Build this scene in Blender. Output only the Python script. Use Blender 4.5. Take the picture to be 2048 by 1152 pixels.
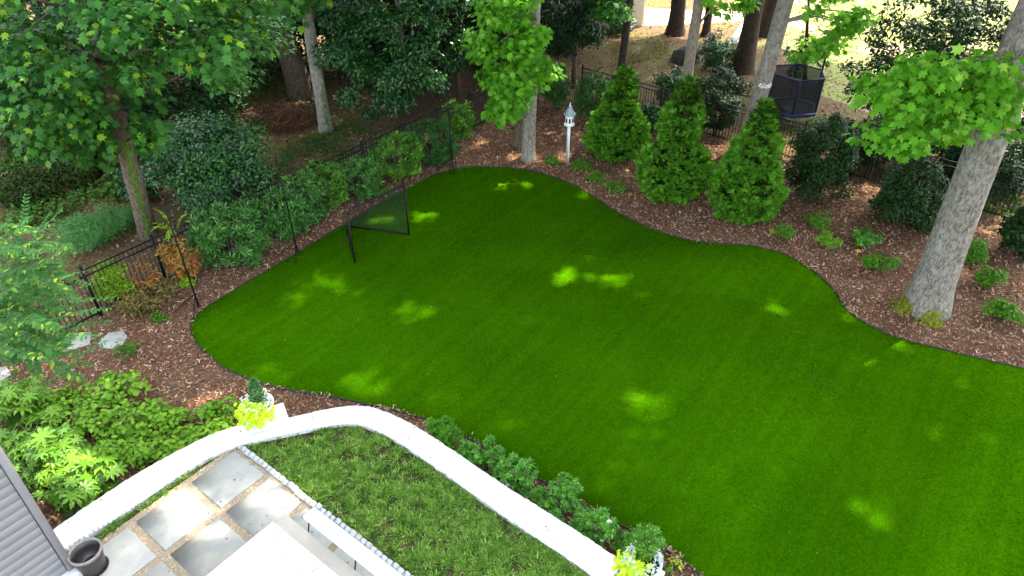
import bpy, math, random
import numpy as np
from math import radians, sin, cos, tan, pi, atan2
from mathutils import Vector

for _o in list(bpy.data.objects):
    bpy.data.objects.remove(_o)
SC = bpy.context.scene
COL = SC.collection

# ------------------------------------------------------------------ camera
F = 1420.0; TH = radians(36.0); H = 11.3
cam_d = bpy.data.cameras.new("camera"); cam = bpy.data.objects.new("camera", cam_d); COL.objects.link(cam)
cam_d.sensor_width = 36.0; cam_d.lens = F / 2048.0 * 36.0
cam_d.clip_start = 0.1; cam_d.clip_end = 600.0
cam.location = (0, 0, H); cam.rotation_euler = (pi / 2 - TH, 0, 0)
SC.camera = cam
# ------------------------------------------------------------------ world, sun, exposure
SUN_EL = radians(56.0); SUN_AZ = (0.80, 0.60)
SUN = np.array([SUN_AZ[0] * cos(SUN_EL), SUN_AZ[1] * cos(SUN_EL), sin(SUN_EL)])
w = bpy.data.worlds.new("World"); SC.world = w; w.use_nodes = True
nt = w.node_tree
bg = nt.nodes.get("Background") or nt.nodes.new("ShaderNodeBackground")
sky = nt.nodes.new("ShaderNodeTexSky"); sky.sky_type = 'NISHITA'; sky.sun_disc = False
sky.sun_elevation = SUN_EL; sky.sun_rotation = atan2(SUN_AZ[0], SUN_AZ[1])
sky.air_density = 1.0; sky.dust_density = 3.0; sky.ozone_density = 1.0
hsv = nt.nodes.new("ShaderNodeHueSaturation"); hsv.inputs['Saturation'].default_value = 0.45
nt.links.new(sky.outputs[0], hsv.inputs['Color']); nt.links.new(hsv.outputs[0], bg.inputs[0]); bg.inputs[1].default_value = 0.15
sun_d = bpy.data.lights.new("sun", 'SUN'); sun = bpy.data.objects.new("sun", sun_d); COL.objects.link(sun)
sun_d.energy = 2.7; sun_d.angle = radians(0.9); sun_d.color = (1.0, 0.88, 0.68)
sun.rotation_euler = Vector(tuple(SUN)).to_track_quat('Z', 'Y').to_euler()
SC.view_settings.view_transform = 'Standard'; SC.view_settings.look = 'None'
SC.view_settings.exposure = 3.05; SC.view_settings.gamma = 1.0
SC.view_settings.use_curve_mapping = False
SC.render.engine = 'CYCLES'
SC.cycles.max_bounces = 8; SC.cycles.transparent_max_bounces = 16
SC.cycles.diffuse_bounces = 4

# ------------------------------------------------------------------ photo pixel -> place
def ray(px, py):
    a = (px - 1024) / F; b = -(py - 576) / F
    return np.array([a, cos(TH) + b * sin(TH), -sin(TH) + b * cos(TH)])
def G(px, py, z=0.0):
    r = ray(px, py); t = (z - H) / r[2]
    return np.array([r[0] * t, r[1] * t, z])
def Yd(px, py, y):
    r = ray(px, py); t = y / r[1]
    return np.array([r[0] * t, y, H + r[2] * t])
def D(px, py, d):
    r = ray(px, py)
    return np.array([0, 0, H]) + r * d
def proj(p):
    p = np.asarray(p); x, y, z = p[..., 0], p[..., 1], p[..., 2]
    zc = y * cos(TH) - (z - H) * sin(TH); yc = (z - H) * cos(TH) + y * sin(TH)
    zs = np.where(zc > 0.05, zc, 0.05)
    return np.stack([1024 + F * x / zs, 576 - F * yc / zs, zc], -1)
def pxm(p):
    return F / float(proj(p)[2])

# ------------------------------------------------------------------ mesh buffer
class MB:
    def __init__(s):
        s.v = []; s.n = 0; s.fi = []; s.fs = []
    def add(s, verts, faces):
        verts = np.asarray(verts, float).reshape(-1, 3)
        for f in faces:
            s.fi.append(np.asarray(f, np.int64) + s.n); s.fs.append(np.array([len(f)]))
        s.v.append(verts); s.n += len(verts); return s
    def addnp(s, verts, fidx, fsz):
        s.v.append(verts); s.fi.append(fidx + s.n); s.fs.append(fsz); s.n += len(verts); return s
    def box(s, c, sz, rz=0.0, ch=0.0):
        c = np.asarray(c, float); h = np.asarray(sz, float) / 2
        if ch <= 0:
            q = np.array([[x, y, z] for z in (-1, 1) for y in (-1, 1) for x in (-1, 1)]) * h
            f = [(0, 2, 3, 1), (4, 5, 7, 6), (0, 1, 5, 4), (2, 6, 7, 3), (0, 4, 6, 2), (1, 3, 7, 5)]
        else:
            q = []; idx = {}
            for sx in (-1, 1):
                for sy in (-1, 1):
                    for sz_ in (-1, 1):
                        for ax in range(3):
                            p = np.array([sx, sy, sz_]) * (h - ch); p[ax] = (sx, sy, sz_)[ax] * h[ax]
                            idx[(sx, sy, sz_, ax)] = len(q); q.append(p)
            q = np.array(q); f = []
            for ax in range(3):
                a1, a2 = [k for k in range(3) if k != ax]
                for sg in (-1, 1):
                    loop = []
                    for (u, v_) in ((-1, -1), (1, -1), (1, 1), (-1, 1)):
                        t = [0, 0, 0]; t[ax] = sg; t[a1] = u; t[a2] = v_
                        loop.append(idx[(t[0], t[1], t[2], ax)])
                    if (sg == 1) == (ax == 1): loop = loop[::-1]
                    f.append(loop)
            for ax in range(3):
                a1, a2 = [k for k in range(3) if k != ax]
                for u in (-1, 1):
                    for v_ in (-1, 1):
                        t = [0, 0, 0]; t[a1] = u; t[a2] = v_
                        t1 = list(t); t1[ax] = -1; t2 = list(t); t2[ax] = 1
                        f.append([idx[(*t1, a1)], idx[(*t2, a1)], idx[(*t2, a2)], idx[(*t1, a2)]])
            for sx in (-1, 1):
                for sy in (-1, 1):
                    for sz_ in (-1, 1):
                        f.append([idx[(sx, sy, sz_, k)] for k in range(3)])
        R = np.array([[cos(rz), -sin(rz), 0], [sin(rz), cos(rz), 0], [0, 0, 1]])
        return s.add(q @ R.T + c, f)
    def tube(s, path, rad, seg=8, cap=True, wob=0.0, rng=None):
        path = np.asarray(path, float); n = len(path)
        rad = np.broadcast_to(np.asarray(rad, float), (n,))
        T = np.gradient(path, axis=0); T /= np.linalg.norm(T, axis=1)[:, None] + 1e-9
        up = np.array([0, 0, 1.0]) if abs(T[0][2]) < 0.9 else np.array([1.0, 0, 0])
        vs = []
        ang = np.linspace(0, 2 * pi, seg, endpoint=False)
        for i in range(n):
            a = up - T[i] * up.dot(T[i]); a /= np.linalg.norm(a); b = np.cross(T[i], a); up = a
            r = np.full(seg, rad[i])
            if wob and rng is not None: r = r * (1 + wob * rng.normal(size=seg))
            vs.append(path[i] + (np.cos(ang) * r)[:, None] * a + (np.sin(ang) * r)[:, None] * b)
        f = []
        for i in range(n - 1):
            for k in range(seg):
                k2 = (k + 1) % seg
                f.append((i * seg + k, i * seg + k2, (i + 1) * seg + k2, (i + 1) * seg + k))
        if cap: f += [tuple(range(seg))[::-1], tuple(range((n - 1) * seg, n * seg))]
        return s.add(np.concatenate(vs), f)
    def lathe(s, c, prof, seg=24, rot=0.0):
        c = np.asarray(c, float); ang = np.linspace(0, 2 * pi, seg, endpoint=False) + rot
        vs = [np.stack([np.cos(ang) * r, np.sin(ang) * r, np.full(seg, z)], 1) + c for r, z in prof]
        f = []
        for i in range(len(prof) - 1):
            for k in range(seg):
                k2 = (k + 1) % seg
                f.append((i * seg + k, i * seg + k2, (i + 1) * seg + k2, (i + 1) * seg + k))
        return s.add(np.concatenate(vs), f)
    def poly(s, pts, z0, z1=None):
        pts = np.asarray(pts, float)[:, :2]; n = len(pts)
        area = 0.5 * np.sum(pts[:, 0] * np.roll(pts[:, 1], -1) - np.roll(pts[:, 0], -1) * pts[:, 1])
        if area < 0: pts = pts[::-1]
        top = np.column_stack([pts, np.full(n, z1 if z1 is not None else z0)])
        if z1 is None: return s.add(top, [tuple(range(n))])
        bot = np.column_stack([pts, np.full(n, z0)])
        f = [tuple(range(n, 2 * n)), tuple(range(n))[::-1]] + [(i, (i + 1) % n, n + (i + 1) % n, n + i) for i in range(n)]
        return s.add(np.concatenate([bot, top]), f)
    def leaves(s, tmpl, Pn, N, Dv, S, W=None):
        tv, tf = tmpl; n = len(Pn)
        if n == 0: return s
        tv = np.asarray(tv, float); k = len(tv)
        X = np.cross(Dv, N)
        S = np.broadcast_to(np.asarray(S, float), (n,)); W = np.ones(n) if W is None else W
        V = (Pn[:, None, :] + (tv[None, :, 0, None] * X[:, None, :] * W[:, None, None] + tv[None, :, 1, None] * Dv[:, None, :]
             + tv[None, :, 2, None] * N[:, None, :]) * S[:, None, None])
        base = np.concatenate([np.asarray(f) for f in tf]); sz = np.array([len(f) for f in tf])
        fi = (base[None, :] + (np.arange(n) * k)[:, None]).ravel()
        return s.addnp(V.reshape(-1, 3), fi, np.tile(sz, n))
    def mesh(s, name, mat, origin=(0, 0, 0), smooth=False):
        me = bpy.data.meshes.new(name)
        v = np.concatenate(s.v) - np.asarray(origin, float); fi = np.concatenate(s.fi); fs = np.concatenate(s.fs)
        me.vertices.add(len(v)); me.vertices.foreach_set("co", v.astype(np.float32).ravel())
        me.loops.add(len(fi)); me.loops.foreach_set("vertex_index", fi.astype(np.int32))
        me.polygons.add(len(fs))
        st = np.concatenate([[0], np.cumsum(fs)[:-1]])
        me.polygons.foreach_set("loop_start", st.astype(np.int32))
        me.update(calc_edges=True)
        if smooth: me.polygons.foreach_set("use_smooth", np.ones(len(fs), bool))
        me.materials.append(mat)
        return me

def tag(o, label=None, cat=None, group=None, kind=None):
    if label: o["label"] = label
    if cat: o["category"] = cat
    if group: o["group"] = group
    if kind: o["kind"] = kind
    return o
def thing(name, label, cat, loc, group=None):
    o = bpy.data.objects.new(name, None); COL.objects.link(o); o.location = tuple(loc); o.empty_display_size = 0.2
    return tag(o, label, cat, group)
def wloc(o):
    l = np.array(o.location)
    return l + (wloc(o.parent) if o.parent else 0)
def part(name, mb, mat, parent, smooth=False, label=None, bevel=0):
    me = mb.mesh(name, mat, wloc(parent), smooth); o = bpy.data.objects.new(name, me); COL.objects.link(o); o.parent = parent
    if label: o["label"] = label
    if bevel: bev(o, bevel)
    return o
def solo(name, mb, mat, label, cat, loc, group=None, smooth=False, bevel=0):
    o = bpy.data.objects.new(name, mb.mesh(name, mat, loc, smooth)); COL.objects.link(o); o.location = tuple(loc)
    if bevel: bev(o, bevel)
    return tag(o, label, cat, group)
def struct(name, mb, mat, kind='structure', smooth=False):
    o = bpy.data.objects.new(name, mb.mesh(name, mat, (0, 0, 0), smooth)); COL.objects.link(o)
    return tag(o, kind=kind)
def bev(o, wd):
    m = o.modifiers.new("bevel", 'BEVEL'); m.width = wd; m.segments = 2; m.limit_method = 'ANGLE'
def dup(root, loc, label, rz=0.0):
    r = root.copy(); COL.objects.link(r); r.location = tuple(loc); r.rotation_euler = (0, 0, rz); r["label"] = label
    for ch in root.children:
        c = ch.copy(); COL.objects.link(c); c.parent = r
    return r

# ------------------------------------------------------------------ materials
def newmat(name):
    m = bpy.data.materials.new(name); m.use_nodes = True; t = m.node_tree
    return m, t, t.nodes, t.links, t.nodes["Principled BSDF"]
def ramp(ns, stops):
    r = ns.new("ShaderNodeValToRGB"); e = r.color_ramp.elements
    while len(e) < len(stops): e.new(0.5)
    for x, (p, c) in zip(e, stops): x.position = p; x.color = (*c, 1)
    return r
def noise(ns, ls, scale, detail=4, rough=0.55, stretch=None, coord='Object'):
    tc = ns.new("ShaderNodeTexCoord"); n = ns.new("ShaderNodeTexNoise")
    n.inputs['Scale'].default_value = scale; n.inputs['Detail'].default_value = detail; n.inputs['Roughness'].default_value = rough
    src = tc.outputs[coord]
    if stretch:
        mp = ns.new("ShaderNodeMapping"); mp.inputs['Scale'].default_value = stretch; ls.new(src, mp.inputs[0]); src = mp.outputs[0]
    ls.new(src, n.inputs['Vector']); return n
def bump(ns, ls, b, hsock, strength=0.5, dist=0.02):
    bm = ns.new("ShaderNodeBump"); bm.inputs['Strength'].default_value = strength; bm.inputs['Distance'].default_value = dist
    ls.new(hsock, bm.inputs['Height']); ls.new(bm.outputs[0], b.inputs['Normal']); return bm
def mixc(ns, ls, fac, a, b, mode='MIX'):
    m = ns.new("ShaderNodeMix"); m.data_type = 'RGBA'; m.blend_type = mode
    for k, v in ((0, fac), (6, a), (7, b)):
        if hasattr(v, 'links'): ls.new(v, m.inputs[k])
        elif k == 0: m.inputs[0].default_value = v
        else: m.inputs[k].default_value = (*v, 1)
    return m.outputs[2]
def leafmat(name, cols, rough=0.5, trans=0.3, spec=0.4, tint=1.35, tips=None, patch=None):
    m, t, ns, ls, b = newmat(name)
    g = ns.new("ShaderNodeNewGeometry")
    n = len(cols); top = .9 if tips else 1.0
    st = [(top * i / max(1, n - 1), c) for i, c in enumerate(cols)]
    if tips: st.append((.95, tips))
    r = ramp(ns, st); ls.new(g.outputs['Random Per Island'], r.inputs[0]); c = r.outputs[0]
    if patch:
        n2 = noise(ns, ls, patch[0], 3, .6); r2 = ramp(ns, [(.35, patch[1]), (.65, patch[2])]); ls.new(n2.outputs[0], r2.inputs[0]); c = mixc(ns, ls, 1.0, c, r2.outputs[0], 'MULTIPLY')
    ls.new(c, b.inputs['Base Color']); b.inputs['Roughness'].default_value = rough
    b.inputs['Specular IOR Level'].default_value = spec
    if trans > 0:
        tr = ns.new("ShaderNodeBsdfTranslucent")
        hs = ns.new("ShaderNodeHueSaturation"); hs.inputs['Value'].default_value = tint; hs.inputs['Hue'].default_value = 0.485
        ls.new(c, hs.inputs['Color']); ls.new(hs.outputs[0], tr.inputs[0])
        mx = ns.new("ShaderNodeMixShader"); mx.inputs[0].default_value = trans
        ls.new(b.outputs[0], mx.inputs[1]); ls.new(tr.outputs[0], mx.inputs[2])
        ls.new(mx.outputs[0], ns["Material Output"].inputs[0])
    return m
def plain(name, col, rough=0.5, metal=0.0, var=0.12, scale=6.0, spec=0.5, bmp=0.0, coord='Object'):
    m, t, ns, ls, b = newmat(name)
    n = noise(ns, ls, scale, 5, coord=coord)
    c0 = tuple(max(0, c * (1 - var)) for c in col); c1 = tuple(c * (1 + var) for c in col)
    r = ramp(ns, [(0.3, c0), (0.7, c1)]); ls.new(n.outputs[0], r.inputs[0]); ls.new(r.outputs[0], b.inputs['Base Color'])
    b.inputs['Roughness'].default_value = rough; b.inputs['Metallic'].default_value = metal; b.inputs['Specular IOR Level'].default_value = spec
    if bmp:
        n2 = noise(ns, ls, scale * 6, 4); bump(ns, ls, b, n2.outputs[0], bmp, 0.01)
    return m
def barkmat(name, dark, light, scale=9.0, patch=None, pscale=2.5, depth=0.03):
    m, t, ns, ls, b = newmat(name)
    n = noise(ns, ls, scale * 1.5, 10, 0.78, (1, 1, 0.4)); r = ramp(ns, [(0.4, dark), (0.6, light)])
    ls.new(n.outputs[0], r.inputs[0]); c = r.outputs[0]
    if patch:
        n2 = noise(ns, ls, pscale, 8, 0.72, (1, 1, 0.7)); r2 = ramp(ns, [(0.55, (0, 0, 0)), (0.63, (1, 1, 1))]); ls.new(n2.outputs[0], r2.inputs[0])
        mm = ns.new("ShaderNodeMath"); mm.operation = 'MULTIPLY'; mm.inputs[1].default_value = 0.6; ls.new(r2.outputs[0], mm.inputs[0])
        c = mixc(ns, ls, mm.outputs[0], c, patch)
    ls.new(c, b.inputs['Base Color']); b.inputs['Roughness'].default_value = 0.9; b.inputs['Specular IOR Level'].default_value = 0.2
    bump(ns, ls, b, n.outputs[0], 0.9, depth); return m

M = {}
M['maple'] = leafmat("green_maple_leaf", [(.018, .09, .012), (.036, .155, .018), (.062, .22, .024)], .5, .3, .25, tips=(.20, .38, .015))
M['maple_light'] = leafmat("bright_maple_leaf", [(.06, .23, .010), (.10, .33, .014), (.14, .41, .02)], .5, .4, .2, tips=(.26, .5, .05))
M['canopy'] = leafmat("canopy_leaf", [(.06, .14, .02), (.10, .22, .03)], .5, .5)
M['holly'] = leafmat("holly_leaf", [(.007, .04, .008), (.014, .075, .013), (.027, .12, .016)], .3, .08, .45, tips=(.05, .19, .015))
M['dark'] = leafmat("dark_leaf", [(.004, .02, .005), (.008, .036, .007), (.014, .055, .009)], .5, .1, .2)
M['under'] = leafmat("undergrowth_leaf", [(.012, .028, .004), (.022, .045, .006), (.035, .06, .008)], .6, .1, .1)
M['laurel'] = leafmat("laurel_leaf", [(.014, .07, .008), (.042, .165, .018), (.09, .29, .035)], .42, .08, .35, tips=(.16, .36, .06))
M['laurel_y'] = leafmat("fresh_laurel_leaf", [(.02, .09, .005), (.06, .2, .010), (.12, .32, .015)], .45, .12, .3, tips=(.24, .45, .03))
M['laurel_d'] = leafmat("dull_laurel_leaf", [(.014, .07, .010), (.03, .12, .016), (.055, .17, .024)], .45, .15, .25)
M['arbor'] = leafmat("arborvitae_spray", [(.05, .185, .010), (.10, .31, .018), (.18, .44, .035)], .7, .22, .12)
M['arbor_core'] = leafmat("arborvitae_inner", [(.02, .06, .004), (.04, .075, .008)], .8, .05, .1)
M['crape'] = leafmat("crape_leaf", [(.03, .12, .028), (.05, .165, .036), (.075, .21, .04)], .6, .25, .1, tips=(.25, .42, .03))
M['fatsia'] = leafmat("fatsia_leaf", [(.06, .17, .012), (.11, .26, .018), (.17, .35, .03)], .35, .25, .3)
M['hydra'] = leafmat("hydrangea_leaf", [(.08, .21, .012), (.13, .30, .018), (.19, .38, .025)], .55, .3, .2, tips=(.25, .42, .04))
M['azalea'] = leafmat("azalea_leaf", [(.04, .15, .008), (.065, .21, .010), (.095, .27, .014)], .6, .25, .15)
M['gardenia'] = leafmat("gardenia_leaf", [(.03, .13, .012), (.06, .22, .018), (.11, .32, .025)], .4, .2, .3, tips=(.18, .45, .03))
M['lime'] = leafmat("lime_leaf", [(.42, .62, .008), (.5, .7, .01), (.6, .78, .02)], .5, .3)
M['conifer'] = leafmat("dwarf_conifer", [(.03, .12, .03), (.07, .21, .05), (.11, .28, .06)], .6, .1)
M['silver'] = leafmat("silver_leaf", [(.45, .55, .5), (.6, .68, .66)], .6, .2)
M['petal'] = leafmat("white_petal", [(.75, .77, .75), (.85, .85, .82)], .6, .3)
M['dead'] = leafmat("browned_leaf", [(.26, .09, .015), (.42, .16, .03), (.38, .23, .05), (.16, .10, .04)], .7, .2, .2)
M['drystem'] = leafmat("dry_stem", [(.12, .09, .03), (.2, .15, .05), (.11, .13, .03)], .8, .1, .1)
M['yellowgreen'] = leafmat("yellow_green_leaf", [(.09, .2, .01), (.15, .3, .012), (.24, .38, .02)], .6, .3, .2)
M['vine'] = leafmat("vine_leaf", [(.2, .42, .012), (.28, .5, .015)], .5, .3, .2)
M['wisp'] = leafmat("wispy_leaf", [(.06, .2, .05), (.09, .28, .08), (.12, .33, .07)], .7, .25, .15)
M['cover'] = leafmat("ground_cover", [(.02, .07, .008), (.035, .12, .01), (.06, .16, .014), (.10, .12, .02)], .6, .2, .15)
M['holly_b'] = leafmat('shiny_holly_leaf', [(.012, .065, .014), (.024, .115, .022), (.045, .18, .028)], .28, .08, .5, tips=(.08, .26, .02))
M['olive'] = leafmat('olive_ivy_leaf', [(.05, .07, .008), (.10, .12, .012), (.16, .16, .02)], .7, .2, .1)
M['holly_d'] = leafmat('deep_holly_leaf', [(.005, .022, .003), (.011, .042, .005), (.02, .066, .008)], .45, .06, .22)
M['ivy'] = leafmat("moss_ivy", [(.07, .18, .01), (.11, .27, .014)], .7, .15, .15)
M['moss'] = leafmat("moss", [(.12, .15, .006), (.2, .22, .01)], .9, .1)
M['grass'] = leafmat("terrace_grass", [(.07, .18, .018), (.125, .28, .03), (.2, .37, .05)], .65, .25, .15, tips=(.45, .45, .2), patch=(5.0, (.6, .72, .6), (1.4, 1.25, 1.35)))
M['chips'] = leafmat("bark_chip", [(.075, .033, .018), (.15, .074, .042), (.24, .13, .076), (.35, .215, .135), (.5, .37, .25)], .85, 0, .2)
M['litter'] = leafmat("leaf_litter", [(.07, .04, .02), (.14, .085, .04), (.22, .15, .07), (.34, .26, .15)], .8, .1, .2)
M['twig'] = leafmat("brush_twig", [(.07, .028, .015), (.13, .06, .03), (.2, .12, .07)], .9, 0, .2)
M['pebble'] = leafmat("pebble", [(.3, .23, .15), (.42, .34, .24), (.52, .46, .36), (.25, .19, .12)], .7, 0, .3)
M['bark_light'] = barkmat("light_grey_bark", (.13, .115, .085), (.37, .345, .29), 13, (.46, .455, .42), 2.2, .05)
M['bark_big'] = barkmat("pale_furrowed_bark", (.115, .10, .072), (.43, .40, .335), 12, (.46, .455, .42), 2.0, .10)
M['bark_mid'] = barkmat("grey_brown_bark", (.13, .10, .07), (.29, .25, .19), 12)
M['bark_brown'] = barkmat("brown_bark", (.07, .05, .035), (.2, .16, .11), 12)
M['bark_dark'] = barkmat("dark_bark", (.02, .013, .009), (.06, .042, .03), 8)
M['bark_lichen'] = barkmat("lichen_bark", (.16, .14, .11), (.34, .32, .27), 10, (.4, .41, .38), 4)
M['black'] = plain("black_powder_coat", (.005, .006, .006), .6, .0, .2, 6, .2)
M['net_black'] = plain("black_net_cord", (.012, .013, .013), .8)
M['white'] = plain("white_paint", (.72, .72, .71), .55, 0, .035, 3.0)
M['deck_white'] = plain('toned_white_deck_paint', (.55, .55, .54), .6, 0, .06, 2.5)  # white toned down so the planks stay below clipping
M['post_white'] = plain("white_vinyl", (.82, .82, .80), .4, 0, .02)
M['slate'] = plain("verdigris_metal", (.26, .36, .38), .5, .25, .1, 20)
M['hole'] = plain("opening_shade", (.02, .02, .02), .9)
M['gold'] = plain("yellow_tag", (.75, .42, .03), .5, 0, .05)
M['pot'] = plain("charcoal_glaze", (.045, .04, .038), .35, 0, .25, 12, .5, .2)
M['pot_rim'] = plain("worn_pot_rim", (.22, .2, .19), .5, 0, .2, 14)
M['soil'] = plain("potting_soil", (.03, .02, .013), .95, 0, .4, 25, .1, .6)
M['urn'] = plain("white_stone_urn", (.72, .73, .72), .7, 0, .06, 8, .3, .1)
M['blue'] = plain("blue_vinyl", (.018, .035, .15), .45, 0, .1)
M['blue_dark'] = plain('navy_foam', (.008, .014, .06), .6, 0, .1, 6, .2)
M['green_metal'] = plain("green_metal", (.05, .28, .04), .4)
M['mat_grey'] = plain("grey_trampoline_mat", (.045, .055, .055), .7)
M['rock'] = plain("dark_boulder", (.05, .05, .04), .9, 0, .4, 3, .2, .7)
M['edging'] = plain("black_edging", (.012, .012, .012), .6)
M['siding'] = plain("pale_siding", (.68, .62, .52), .6)
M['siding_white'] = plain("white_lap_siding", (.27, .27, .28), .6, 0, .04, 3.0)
def m_cap():
    m, t, ns, ls, b = newmat("worn_white_cap")
    n1 = noise(ns, ls, 1.3, 7, .7); r = ramp(ns, [(.3, (.62, .62, .60)), (.5, (.74, .74, .73)), (.7, (.80, .80, .79))]); ls.new(n1.outputs[0], r.inputs[0])
    n2 = noise(ns, ls, 9, 8, .75); r2 = ramp(ns, [(.62, (1, 1, 1)), (.74, (.72, .72, .66))]); ls.new(n2.outputs[0], r2.inputs[0])
    c = mixc(ns, ls, 1.0, r.outputs[0], r2.outputs[0], 'MULTIPLY'); ls.new(c, b.inputs['Base Color']); b.inputs['Roughness'].default_value = .75; bump(ns, ls, b, n2.outputs[0], .15, .01); return m
M['cap'] = m_cap()
M['roofing'] = plain("grey_roofing", (.12, .11, .1), .85)
M['glass'] = plain("window_glass", (.03, .04, .05), .1)
M['step'] = plain("tan_step", (.48, .44, .38), .7, 0, .07, 4, .3, .15)
M['cobble'] = plain("pale_cobble", (.44, .46, .46), .8, 0, .15, 14, .3, .5)
M['driveway'] = plain("pale_driveway", (.5, .43, .35), .9, 0, .12, 2)

UA0 = math.atan2(7.64, 5.87)
def m_turf():
    m, t, ns, ls, b = newmat("artificial_turf")
    n1 = noise(ns, ls, 130, 3, .8); n2 = noise(ns, ls, 20, 6, .75); n3 = noise(ns, ls, .45, 4, .55)
    r1 = ramp(ns, [(.3, (.026, .101, .0006)), (.5, (.041, .147, .0008)), (.7, (.064, .20, .0012))]); ls.new(n1.outputs[0], r1.inputs[0])
    r2 = ramp(ns, [(.3, (.6, .64, .7)), (.7, (1.32, 1.28, 1.1))]); ls.new(n2.outputs[0], r2.inputs[0])
    r3 = ramp(ns, [(.35, (.86, .9, .9)), (.65, (1.14, 1.08, 1.0))]); ls.new(n3.outputs[0], r3.inputs[0])
    c = mixc(ns, ls, 1.0, r1.outputs[0], r2.outputs[0], 'MULTIPLY'); c = mixc(ns, ls, 1.0, c, r3.outputs[0], 'MULTIPLY')
    tc = ns.new("ShaderNodeTexCoord"); mp = ns.new("ShaderNodeMapping"); mp.inputs['Scale'].default_value = (.14, 2.2, 1); mq = ns.new('ShaderNodeMapping'); mq.inputs['Rotation'].default_value = (0, 0, -UA0); ls.new(tc.outputs['Object'], mq.inputs[0]); ls.new(mq.outputs[0], mp.inputs[0])
    n4 = ns.new("ShaderNodeTexNoise"); n4.inputs['Scale'].default_value = 1.6; n4.inputs['Detail'].default_value = 5; ls.new(mp.outputs[0], n4.inputs['Vector'])
    r4 = ramp(ns, [(.35, (.88, .91, .9)), (.65, (1.11, 1.08, 1.05))]); ls.new(n4.outputs[0], r4.inputs[0]); c = mixc(ns, ls, 1.0, c, r4.outputs[0], 'MULTIPLY')
    ls.new(c, b.inputs['Base Color']); b.inputs['Roughness'].default_value = 1.0; b.inputs['Specular IOR Level'].default_value = .0
    bump(ns, ls, b, n1.outputs[0], .8, .02); return m
M['turf'] = m_turf()
M['fibre'] = leafmat('turf_fibre', [(.025, .10, .0006), (.044, .157, .0008), (.074, .222, .0012)], .9, .3, .0)
def m_ground(name, stops, sc=14, big=None):
    m, t, ns, ls, b = newmat(name)
    n1 = noise(ns, ls, sc, 9, .72); r = ramp(ns, stops); ls.new(n1.outputs[0], r.inputs[0]); c = r.outputs[0]
    if big:
        n2 = noise(ns, ls, big[0], 5, .6); r2 = ramp(ns, [(big[1], (0, 0, 0)), (big[2], (1, 1, 1))]); ls.new(n2.outputs[0], r2.inputs[0])
        r3 = ramp(ns, big[3]); ls.new(n1.outputs[0], r3.inputs[0])
        c = mixc(ns, ls, r2.outputs[0], c, r3.outputs[0])
    ls.new(c, b.inputs['Base Color']); b.inputs['Roughness'].default_value = .95; b.inputs['Specular IOR Level'].default_value = .15
    bump(ns, ls, b, n1.outputs[0], .8, .04); return m
M['mulch'] = m_ground("mulch", [(.3, (.045, .02, .012)), (.5, (.12, .058, .034)), (.7, (.21, .115, .07))], 16,
                    (.8, .45, .6, [(.3, (.05, .024, .013)), (.7, (.23, .14, .085))]))
M['woodfloor'] = m_ground("woodland_floor", [(.3, (.05, .03, .016)), (.5, (.11, .07, .035)), (.7, (.2, .14, .075))], 9,
                          (.5, .48, .6, [(.3, (.05, .06, .015)), (.7, (.15, .14, .04))]))
M['farlawn'] = m_ground("far_lawn", [(.3, (.10, .13, .03)), (.5, (.17, .2, .05)), (.7, (.3, .28, .12))], 7,
                        (.35, .52, .62, [(.3, (.2, .15, .09)), (.7, (.38, .3, .19))]))
M['lawnsoil'] = m_ground("lawn_soil", [(.35, (.07, .05, .025)), (.6, (.15, .09, .06)), (.7, (.2, .13, .09))], 14,
                         (3.0, .42, .55, [(.3, (.03, .06, .012)), (.7, (.06, .11, .02))]))
M['gravel'] = m_ground("gravel_bed", [(.3, (.22, .17, .11)), (.5, (.36, .29, .2)), (.7, (.48, .41, .31))], 45)
def m_flag():
    m, t, ns, ls, b = newmat("bluestone")
    n1 = noise(ns, ls, 2.2, 6, .6); r = ramp(ns, [(.3, (.29, .30, .285)), (.5, (.335, .345, .325)), (.6, (.385, .38, .34)), (.72, (.43, .41, .355))])
    ls.new(n1.outputs[0], r.inputs[0]); n2 = noise(ns, ls, 90, 3); r2 = ramp(ns, [(.3, (.9, .9, .9)), (.7, (1.08, 1.08, 1.08))]); ls.new(n2.outputs[0], r2.inputs[0])
    c = mixc(ns, ls, 1.0, r.outputs[0], r2.outputs[0], 'MULTIPLY')
    ls.new(c, b.inputs['Base Color']); b.inputs['Roughness'].default_value = .6; b.inputs['Specular IOR Level'].default_value = .3
    bump(ns, ls, b, n2.outputs[0], .2, .004); return m
M['flag'] = m_flag()
def m_brick(name, col, scale=1.0):
    m, t, ns, ls, b = newmat(name)
    uv = ns.new("ShaderNodeUVMap"); br = ns.new("ShaderNodeTexBrick")
    br.inputs['Scale'].default_value = 1.0; br.inputs['Brick Width'].default_value = .22; br.inputs['Row Height'].default_value = .075
    br.inputs['Mortar Size'].default_value = .006; br.inputs['Mortar Smooth'].default_value = .3
    br.inputs['Color1'].default_value = (*col, 1); br.inputs['Color2'].default_value = (*[c * .93 for c in col], 1)
    br.inputs['Mortar'].default_value = (*[c * .62 for c in col], 1)
    ls.new(uv.outputs[0], br.inputs['Vector']); ls.new(br.outputs['Color'], b.inputs['Base Color'])
    b.inputs['Roughness'].default_value = .7
    mm = ns.new("ShaderNodeMath"); mm.operation = 'SUBTRACT'; mm.inputs[0].default_value = 1; ls.new(br.outputs['Fac'], mm.inputs[1])
    bump(ns, ls, b, mm.outputs[0], .6, .006); return m
M['brick'] = m_brick("white_painted_brick", (.70, .70, .69))
M['house_brick'] = m_brick("grey_white_brick", (.36, .37, .38))
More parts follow.
